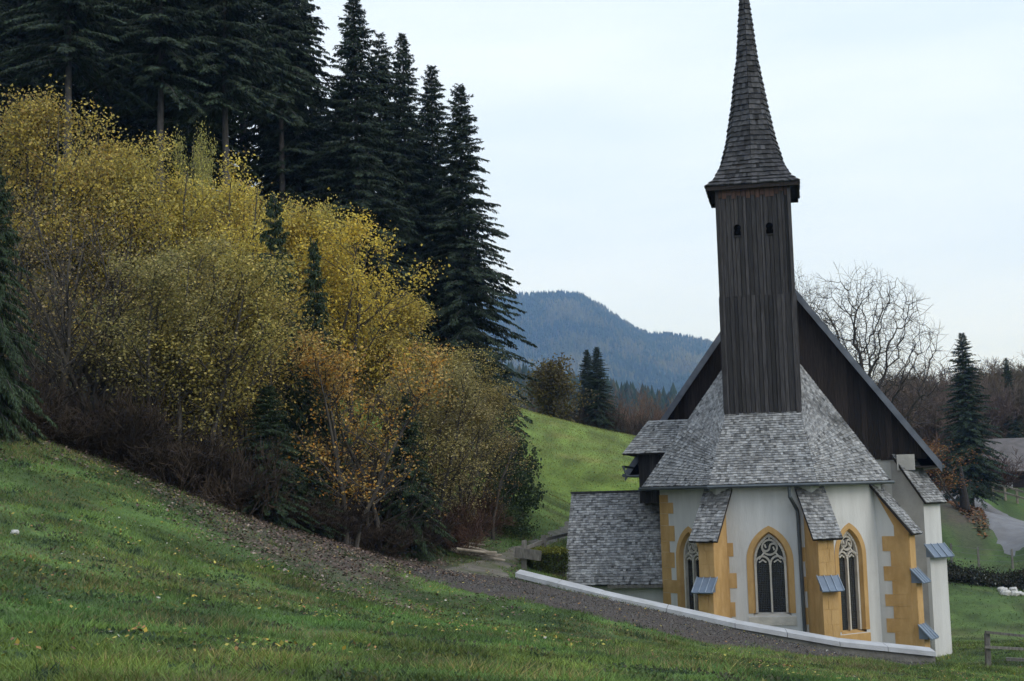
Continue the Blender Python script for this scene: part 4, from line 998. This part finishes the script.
obj('foliage', quads_mesh('foliage', P, d, side, ln, ln * .7, c, M['leaf']), hb)
mb = MB(); mb.box(-.52, .52, -.64, .64, -.2, .64); mb.build('branch_core', M['twig'], hb)

# bare tree behind the church, tree by the road and the trees behind it
BT = crown_tree(77, 13, 5.2, 4.2)
p = at(862, 420, 84); z0 = gz(p[0], p[1]); zt = at(866, 266, 84)[2]
plant('bare_tree', 'large leafless spreading tree rising behind the right slope of the church roof', 'tree', BT, p[0], p[1], (1, 1, (zt - z0) / 13), 1.0)
p = at(803, 420, 92); z0 = gz(p[0], p[1]); zt = at(806, 266, 92)[2]
plant('bare_tree', 'leafless tree top peeping out just right of the tower above the gable', 'tree', BT, p[0], p[1], (.5, .5, (zt - z0) / 13), 3.0)
RB = broadleaf(81, 10, 2.7, 2600, [(.26, .13, .035), (.2, .1, .04), (.3, .18, .05), (.12, .06, .035)], (2, 3, 1, 2), 1, size=.17, low=.2, jitter=.35)
p = at(965, 508, 90); z0 = gz(p[0], p[1]); zt = at(968, 432, 90)[2]
t = plant('roadside_tree', 'thick trunked tree with sparse copper leaves standing beside the road', 'tree', RB, p[0], p[1], (1, 1, (zt - z0) / 10), 2.0, (1, .9, .85))
mb = MB(); mb.tube([(0, 0, -.5), (0, 0, .6), (.02, 0, 1.6), (.05, .05, 3.2), (.1, .05, 5.6)], [.42, .31, .28, .2, .08], 10); mb.build('lower_trunk', M['bark_dark'], t, smooth=True)
plant_px('spruce_tree', 'dark pointed spruce behind the copper-leaved roadside tree', 'spruce', SP[0], 24, 967, 104, 333, 3.0, 3.6, tint=(1.1, 1.15, 1.2))
plant_px('spruce_tree', 'slim dark spruce at the far right edge above the barn', 'spruce', SP[0], 24, 1010, 128, 358, 1.7, 3.6, tint=(1.1, 1.15, 1.2))
BTR = [bare_tree(91, 10, 3.6, 5, (4, 5), 1, 'twig_brown', .85, .26, .013, .68), bare_tree(92, 10, 3.2, 5, (4, 5), 2, 'twig_brown', .8, .26, .011, .68)]
rr_ = random.Random(9)
for i in range(34):
    px_ = 872 + (i * 61 % 175) + rr_.uniform(-3, 3); D = 118 + (i % 6) * 9 + rr_.uniform(-3, 3); top = 372 - (i % 6) * 3 + rr_.uniform(-8, 14) + max(0, 940 - px_) * .12
    if px_ > 985: D = max(D, 128.0)
    plant_px('bare_tree', 'brown leafless tree in the wood on the right behind the church', 'tree', BTR[i % 2], 10, px_, D, top, rr_.uniform(3.8, 5), 3.4, tint=(1.6, rr_.uniform(1.45, 1.65), rr_.uniform(1.3, 1.5)), group='leafless wood beyond the road')
for px_, D, top, w, lab in [(940, 112, 440, 2.6, 'low leafless bush left of the roadside tree'), (990, 116, 445, 2.6, 'low leafless bush right of the roadside tree by the railing'), (915, 112, 430, 3, 'leafless bush showing just past the church eave'), (1015, 135, 418, 3, 'leafless bush leaning over the barn roof')]:
    plant_px('bare_bush', lab, 'bush', UB[1], 2, px_, D, top, w, 1.6, tint=(1.1, .8, .7))
# bank below the wire fence
r = np.random.default_rng(95); n = 16000; t_ = r.random(n); a = at(940, 582, 73); b = at(1080, 590, 72.5)
bkp = np.stack([a[0] + (b[0] - a[0]) * t_, a[1] + (b[1] - a[1]) * t_ + r.normal(0, .5, n)], -1); hgt = .15 + 1.2 * fbm(bkp[:, 0], bkp[:, 1], 2.2, 3, 3) ** 1.6
P = np.column_stack([bkp, ground(bkp[:, 0], bkp[:, 1]) + r.random(n) ** .7 * hgt]); d = norm(r.normal(0, 1, (n, 3))); side = norm(np.cross(d, r.normal(0, 1, (n, 3)))); ln = r.uniform(.07, .16, n)
pal = np.array([(.03, .038, .02), (.045, .04, .028), (.025, .03, .018), (.07, .06, .045)])[r.choice(4, n, p=[.4, .25, .25, .1])] * r.uniform(.7, 1.3, (n, 1))
pal[r.random(n) < .012] = (.5, .5, .46)
o = obj('bank_scrub', quads_mesh('bank_scrub', P, d, side, ln, ln * .8, pal, M['leaf'])); o['kind'] = 'stuff'; o['label'] = 'dark strip of low scrub on the bank below the wire fence'; o['category'] = 'scrub'

# trees beyond the meadow crest
MT = broadleaf(101, 10, 3.6, 9000, [(.14, .11, .04), (.1, .085, .04), (.17, .14, .04), (.08, .065, .04)], (2, 2, 1, 2), 3, size=.3, low=.1, jitter=.5)
plant_px('round_tree', 'round olive-brown tree on the far side of the meadow crest', 'tree', MT, 10, 556, 122, 366, 2.6, 3.3, tint=(1.15, 1.1, .9))
plant_px('spruce_tree', 'left tip of the twin dark spruces beyond the meadow', 'spruce', SP[2], 24, 589, 126, 350, 2.3, 3.9)
plant_px('spruce_tree', 'right tip of the twin dark spruces beyond the meadow', 'spruce', SP[0], 24, 599, 124, 347, 2.5, 3.6)
for px_, D, top, w, lab in [(618, 130, 378, 2.4, 'greyish leafless tree right of the twin spruces'), (640, 136, 384, 2.6, 'brown leafless tree between twin spruces and the church roof'), (660, 132, 382, 2.6, 'rusty brown leafless tree just left of the church roof'), (682, 138, 388, 2.8, 'leafless tree partly hidden behind the nave roof edge'), (536, 140, 372, 2.4, 'leafless tree between rightmost spruce and the round tree')]:
    plant_px('bare_tree', lab, 'tree', BTR[int(px_) % 2], 10, px_, D, top, w, 3.4, tint=(2.0, 1.5, 1.25), group='leafless trees beyond the meadow')
for px_, D, top, w, lab in [(630, 126, 412, 3.0, 'low bush on the meadow crest left of the church roof'), (655, 126, 415, 3.0, 'low brown bush on the crest beside the church roof'), (572, 124, 404, 2.2, 'low bush between the round tree and the twin spruces'), (608, 124, 405, 2.5, 'low bush below the twin spruces')]:
    plant_px('bare_bush', lab, 'bush', UB[0], 2, px_, D, top, w, 1.6, tint=(.9, .8, .7))

# far woods as one mass
def cone_trees(P, H, W, cols, seed, tiers=3, sides=5):
    r = np.random.default_rng(seed); V = []; F = []; C = []; nb = 0; n = len(P)
    ang = np.arange(sides) * 2 * np.pi / sides
    for t in range(tiers):
        z0 = t / tiers * .85; z1 = min(z0 + .55, 1.0); w = (1 - t / tiers * .8)
        ringx = P[:, None, 0] + (W * w)[:, None] * np.cos(ang + t)[None] * r.uniform(.7, 1.2, (n, sides)); ringy = P[:, None, 1] + (W * w)[:, None] * np.sin(ang + t)[None]
        ringz = P[:, None, 2] + (H * z0)[:, None] + r.normal(0, .03, (n, sides)) * H[:, None]
        tip = np.stack([P[:, 0], P[:, 1], P[:, 2] + H * z1], -1)
        V.append(np.concatenate([np.stack([ringx, ringy, ringz], -1), tip[:, None]], 1).reshape(-1, 3))
        b = nb + np.arange(n)[:, None] * (sides + 1); k = np.arange(sides)[None]
        F.append(np.stack([b + k, b + (k + 1) % sides, np.broadcast_to(b + sides, (n, sides))], -1).reshape(-1, 3)); nb += n * (sides + 1); C.append(np.repeat(cols, sides + 1, axis=0))
    return np.concatenate(V), np.concatenate(F), np.concatenate(C)
# middle wooded ridge
r = np.random.default_rng(111); n = 2200; px_ = r.uniform(430, 800, n); D = r.uniform(420, 620, n); d0 = (D - 420) / 200
crest = np.interp(px_, [430, 545, 600, 640, 690, 800], [352, 368, 376, 384, 394, 412])
P = np.array([at(a, b, c) for a, b, c in zip(px_, crest + 62 - 46 * d0 + r.uniform(-4, 6, n), D)]); H = r.uniform(7, 13, n) * np.where(r.random(n) < .12, 1.3, 1); W = H * r.uniform(.2, .3, n); P[:, 2] -= H * .3
cols = np.where(r.random((n, 1)) < .7, np.array([[.55, .75, .7]]), np.array([[1.6, 1.15, .9]])) * r.uniform(.7, 1.2, (n, 1))
V, F, C = cone_trees(P, H, W, cols, 5, 5, 7)
o = obj('far_wood', mesh('far_wood', V, F, M['far_forest'], C)); o['kind'] = 'stuff'; o['label'] = 'bluish dark conifer wood along the foot of the mountain'; o['category'] = 'wood'
hx = np.linspace(-260, 420, 60); hy = np.linspace(340, 900, 30); HX, HY = np.meshgrid(hx, hy)
PXv = 512 + HX / HY * FPX; CR = np.interp(PXv, [300, 430, 545, 600, 640, 690, 800, 1000], [340, 352, 368, 376, 384, 394, 412, 420])
HZ = EYE + (488 - (CR + 62 - 46 * np.clip((HY - 420) / 200, 0, 1))) / FPX * np.clip(HY, 420, 620) - 9 - np.clip((430 - HY) / 8, 0, 30) - np.clip((HY - 640) / 8, 0, 60)
i = np.arange(HX.size).reshape(HX.shape); o = obj('wooded_hill', mesh('wooded_hill', np.stack([HX, HY, HZ], -1).reshape(-1, 3), np.stack([i[:-1, :-1], i[:-1, 1:], i[1:, 1:], i[1:, :-1]], -1).reshape(-1, 4), M['hill'], smooth=True)); o['kind'] = 'structure'

# the mountain
MD = 3000.0
ridge_px = [(-400, 420), (100, 360), (380, 310), (470, 296), (515, 293), (537, 291.5), (560, 290), (580, 293), (600, 303), (620, 316), (640, 327), (650, 332.5), (665, 331), (690, 336), (715, 342), (780, 362), (860, 385), (950, 405), (1100, 430), (1500, 470)]
rx = np.array([at(a, b, MD)[0] for a, b in ridge_px]); rz = np.array([at(a, b, MD)[2] for a, b in ridge_px])
def mountain_z(X, Y):
    top = np.interp(X * MD / np.maximum(Y, 1500) * .35 + X * .65, rx, rz)
    t = np.clip((Y - 1350) / (MD - 1350), 0, 1); back = np.clip((Y - MD) / 1400, 0, 1)
    prof = (t ** 1.15) * (1 - back ** 1.5)
    gull = (fbm(X + .25 * Y, Y * .35, 330, 5, 5) - .5) * 150 * np.sin(np.pi * np.clip(t, 0, 1)) * (1 - back)
    return top * prof + gull - 10 + (fbm(X, Y, 60, 9, 3) - .5) * 9 * np.clip(t * 3, 0, 1)
MX, MY = np.meshgrid(np.linspace(-2400, 2600, 220), np.linspace(1300, 4500, 150)); MZ = mountain_z(MX, MY)
i = np.arange(MX.size).reshape(MX.shape); o = obj('mountain', mesh('mountain', np.stack([MX, MY, MZ], -1).reshape(-1, 3), np.stack([i[:-1, :-1], i[:-1, 1:], i[1:, 1:], i[1:, :-1]], -1).reshape(-1, 4), M['hill'], smooth=True)); o['kind'] = 'structure'
r = np.random.default_rng(121); n = 34000; X = r.uniform(-300, 760, n); Y = 1400 + 1660 * r.random(n) ** .8; X = X * Y / MD
fn = fbm(X, Y, 160, 31, 4); keep = (fn > .05); X, Y, fn = X[keep], Y[keep], fn[keep]; n = len(X)
P = np.stack([X, Y, mountain_z(X, Y) - 2], -1); H = r.uniform(9, 17, n); W = H * r.uniform(.2, .3, n)
br = (fbm(X, Y, 110, 41, 4) + r.normal(0, .08, n) > .54)[:, None]
cols = np.where(br, np.array([[2.6, 1.9, 1.2]]), np.array([[.8, 1.0, .9]])) * r.uniform(.7, 1.3, (n, 1))
V, F, C = cone_trees(P, H, W, cols, 6, 2, 5)
o = obj('mountain_forest', mesh('mountain_forest', V, F, M['far_forest'], C)); o['kind'] = 'stuff'; o['label'] = 'hazy blue mixed forest covering the mountain'; o['category'] = 'forest'

# ------------------------------------------------------------------ grass, fallen leaves
r = np.random.default_rng(131)
def scatter(n, p0, p1, d0, d1, gam=1.0):
    px_ = r.uniform(p0, p1, n); D = d0 + (d1 - d0) * r.random(n) ** gam; return (px_ - 512) / FPX * D, D
def blades(name, x, y, h, w, cols, lean=.8):
    n = len(x); z = ground(x, y); az = r.uniform(0, 6.28, n); b = np.stack([x, y, z - .01], -1); q = np.stack([np.cos(az), np.sin(az), np.zeros(n)], -1) * (w / 2)[:, None]
    tip = b + np.stack([r.normal(0, lean, n) * h, r.normal(0, lean, n) * h, h], -1)
    V = np.stack([b - q, b + q, tip], 1).reshape(-1, 3); return obj(name, mesh(name, V, np.arange(3 * n).reshape(n, 3), M['grass'], np.repeat(cols, 3, axis=0)))
x, y = scatter(560000, -240, 1270, 9.5, 58, 1.1)
lt = inpoly(x, y, LITTER); dl_ = dpoly(x, y, LITTER, True); lw = np.clip(np.where(lt, .5 + dl_ / 3, .5 - dl_ / 3) + (fbm(x, y, 2.5, 11) - .5) * 1.6, 0, 1)
edge = (fbm(x, y, 1.0, 17) - .5) * 2.2
inG = inpoly(x, y, POLY_G) & (dpoly(x, y, POLY_G, True) > .25 + edge); inT = inpoly(x, y, POLY_T) & (dpoly(x, y, POLY_T, True) > .3 + edge)
ok = ~inG & ~inT & ~inpoly(x, y, YARD) & (r.random(len(x)) > lw * np.clip(1.05 - np.clip((-x - 6) / 8, 0, .45), 0, 1)) & ((y < 58) | (x > 14))
x, y = x[ok], y[ok]; n = len(x)
cl = fbm(x, y, 1.3, 51, 3); big = fbm(x, y, 6, 52, 3); dry = fbm(x, y, 2.4, 53, 4)
h = (.045 + .06 * np.clip((cl - .35) * 2.2, 0, 1)) * r.uniform(.6, 1.3, n) * (1 + .6 * np.clip((dry - .55) * 5, 0, 1)); w = r.uniform(.007, .014, n) * (1 + y / 28)
bb = np.clip((big - .3) * 2.2, 0, 1)[:, None]; c = np.array([.1, .19, .05]) * (1 - bb) + np.array([.18, .25, .06]) * bb
c = np.where((r.random(n) < np.clip((dry - .52) * 2.4, 0, .45))[:, None], np.array([.24, .21, .085]), c)
mot = fbm(x, y, 1.1, 58, 4)[:, None]; c = c * np.clip(.55 + (mot - .3) * 1.9, .5, 1.45)
tuss = fbm(x, y, .7, 59, 2) > .66
h = np.where(tuss, h * 1.45, h); c = np.where(tuss[:, None], c * np.array([1.12, 1.05, .9]), c)
straw = fbm(x, y, 1.7, 60, 4); c = np.where((r.random(n) < np.clip((straw - .6) * 4, 0, .4))[:, None], np.array([.21, .175, .085]), c)
c = np.where((fbm(x, y, .5, 57, 2) > .74)[:, None], np.array([.04, .07, .035]), c) * r.uniform(.6, 1.4, (n, 1))
o = blades('grass', x, y, h, w, c); o['kind'] = 'stuff'; o['label'] = 'short rough green grass on the sloping foreground meadow'; o['category'] = 'grass'
# meadow grass further off
x = np.r_[r.uniform(-2, 18, 60000), r.uniform(14, 40, 30000)]; y = np.r_[r.uniform(54, 106, 60000), r.uniform(48, 90, 30000)]
ok = ~inpoly(x, y, POLY_T) & ~inpoly(x, y, POLY_R) & ~inpoly(x, y, LITTER2) & ~inpoly(x, y, YARD); x, y = x[ok], y[ok]; n = len(x)
mdw = np.clip(1 - (x - 14) / 4, 0, 1)[:, None]; tone = fbm(x, y, 5, 61, 3)[:, None]
c = 1.35 * (np.array([.085, .12, .038]) * (1 - mdw) + np.array([.185, .2, .055]) * mdw) * (.7 + .6 * tone) * r.uniform(.7, 1.3, (n, 1))
o = blades('meadow_grass', x, y, r.uniform(.05, .12, n), r.uniform(.02, .05, n), c); o['kind'] = 'stuff'; o['label'] = 'brighter green grass of the meadow and lawn behind the church'; o['category'] = 'grass'
# broad weeds and dock clumps
x, y = scatter(2200, -200, 1200, 11, 42, 1.0); ok = ~inpoly(x, y, POLY_G) & ~inpoly(x, y, YARD); x, y = x[ok], y[ok]
keep = fbm(x, y, 3.5, 71, 3) > .5; x, y = x[keep], y[keep]
k = 30; xs = np.repeat(x, k) + r.normal(0, .15, len(x) * k); ys = np.repeat(y, k) + r.normal(0, .15, len(x) * k); n = len(xs)
P = np.stack([xs, ys, ground(xs, ys)], -1); d = norm(np.column_stack([r.normal(0, .7, (n, 2)), r.uniform(.3, 1.1, n)])); side = norm(np.cross(d, r.normal(0, 1, (n, 3)))); ln = r.uniform(.03, .09, n)
cc = np.repeat(np.array([(.05, .085, .04), (.08, .12, .04), (.17, .18, .055), (.08, .085, .05)])[r.choice(4, len(x))], k, axis=0) * r.uniform(.7, 1.3, (n, 1))
o = obj('meadow_weeds', quads_mesh('meadow_weeds', P, d, side, ln, ln * .55, cc, M['grass'])); o['kind'] = 'stuff'; o['label'] = 'scattered low weed clumps in the foreground grass'; o['category'] = 'weeds'
# yellow flowers and blown leaves in the grass, litter under the trees, leaves on the gravel
def flat_leaves(name, x, y, size, cols, label, cat, lift=.03, up=.35):
    n = len(x); P = np.stack([x, y, ground(x, y) + lift + r.random(n) * .03], -1); d = norm(np.column_stack([r.normal(0, 1, (n, 2)), r.normal(0, up, n)])); side = norm(np.cross(d, np.column_stack([r.normal(0, up, (n, 2)), np.ones(n)]))); ln = size * r.uniform(.6, 1.3, n)
    o = obj(name, quads_mesh(name, P, d, side, ln, ln * .75, cols, M['leaf_litter'])); o['kind'] = 'stuff'; o['label'] = label; o['category'] = cat
x, y = scatter(80000, -200, 520, 29, 60, 1.2)
lt = inpoly(x, y, LITTER); dl_ = dpoly(x, y, LITTER, True); lw = np.clip(np.where(lt, .5 + dl_ / 4, .5 - dl_ / 4) + (fbm(x, y, 2.5, 11) - .5) * 1.6, 0, 1); ok = (r.random(len(x)) < lw) & ~inpoly(x, y, POLY_T); x, y = x[ok], y[ok]
pal = np.array([(.13, .09, .075), (.19, .135, .11), (.3, .24, .2), (.09, .06, .052), (.24, .165, .09)])[r.choice(5, len(x), p=[.34, .26, .12, .2, .08])] * r.uniform(.7, 1.3, (len(x), 1))
flat_leaves('leaf_litter', x, y, .085, pal, 'brown fallen leaves carpeting the slope under the thicket', 'leaf litter')
x = r.uniform(28, 36, 9000); y = r.uniform(82, 100, 9000); ok = inpoly(x, y, LITTER2) & ~inpoly(x, y, POLY_R); x, y = x[ok], y[ok]
pal = np.array([(.2, .09, .04), (.26, .13, .05), (.14, .07, .04)])[r.choice(3, len(x))] * r.uniform(.7, 1.3, (len(x), 1))
flat_leaves('leaf_litter', x, y, .2, pal, 'copper fallen leaves under the roadside tree', 'leaf litter', .06)
x, y = scatter(7500, -200, 1200, 11, 46, 1.0); ok = ~inpoly(x, y, YARD) & ((fbm(x, y, 4, 81, 3) > .5) | inpoly(x, y, POLY_G)); x, y = x[ok], y[ok]
pal = np.array([(.45, .33, .06), (.34, .18, .07), (.22, .13, .07), (.5, .44, .1), (.5, .48, .42)])[r.choice(5, len(x), p=[.25, .2, .3, .2, .05])] * r.uniform(.7, 1.2, (len(x), 1))
flat_leaves('blown_leaves', x, y, .06, pal, 'scattered yellow and brown leaves lying in the grass and on the gravel', 'leaves', .05)
# pebbles on the gravel path
x = r.uniform(-4, 15, 30000); y = r.uniform(35, 46, 30000); ok = inpoly(x, y, POLY_G); x, y = x[ok], y[ok]; g_ = r.uniform(.04, .18, (len(x), 1)); 
flat_leaves('pebbles', x, y, .042, g_ * np.array([1.05, 1, .95]), 'small grey pebbles strewn over the gravel path', 'pebbles', .045, .6)

# ------------------------------------------------------------------ haze
mh = bpy.data.materials.new('haze'); mh.use_nodes = True; t = mh.node_tree; t.nodes.clear()
pv = t.nodes.new('ShaderNodeVolumePrincipled'); ou = t.nodes.new('ShaderNodeOutputMaterial'); pv.inputs['Density'].default_value = .00018; pv.inputs['Color'].default_value = (.3, .52, 1.0, 1); pv.inputs['Absorption Color'].default_value = (1, 1, 1, 1); pv.inputs['Anisotropy'].default_value = .1
t.links.new(pv.outputs['Volume'], ou.inputs['Volume'])
mb = MB(); zmin = min(float(GZ.min()), float(HZ.min()), float(MZ.min())) - 1.0
mb.box(-4300, 4800, -1500, 7000, zmin, 520); hz_ = mb.build('haze', mh); hz_['kind'] = 'stuff'; hz_['label'] = 'thin blue autumn haze over the valley'; hz_['category'] = 'haze'
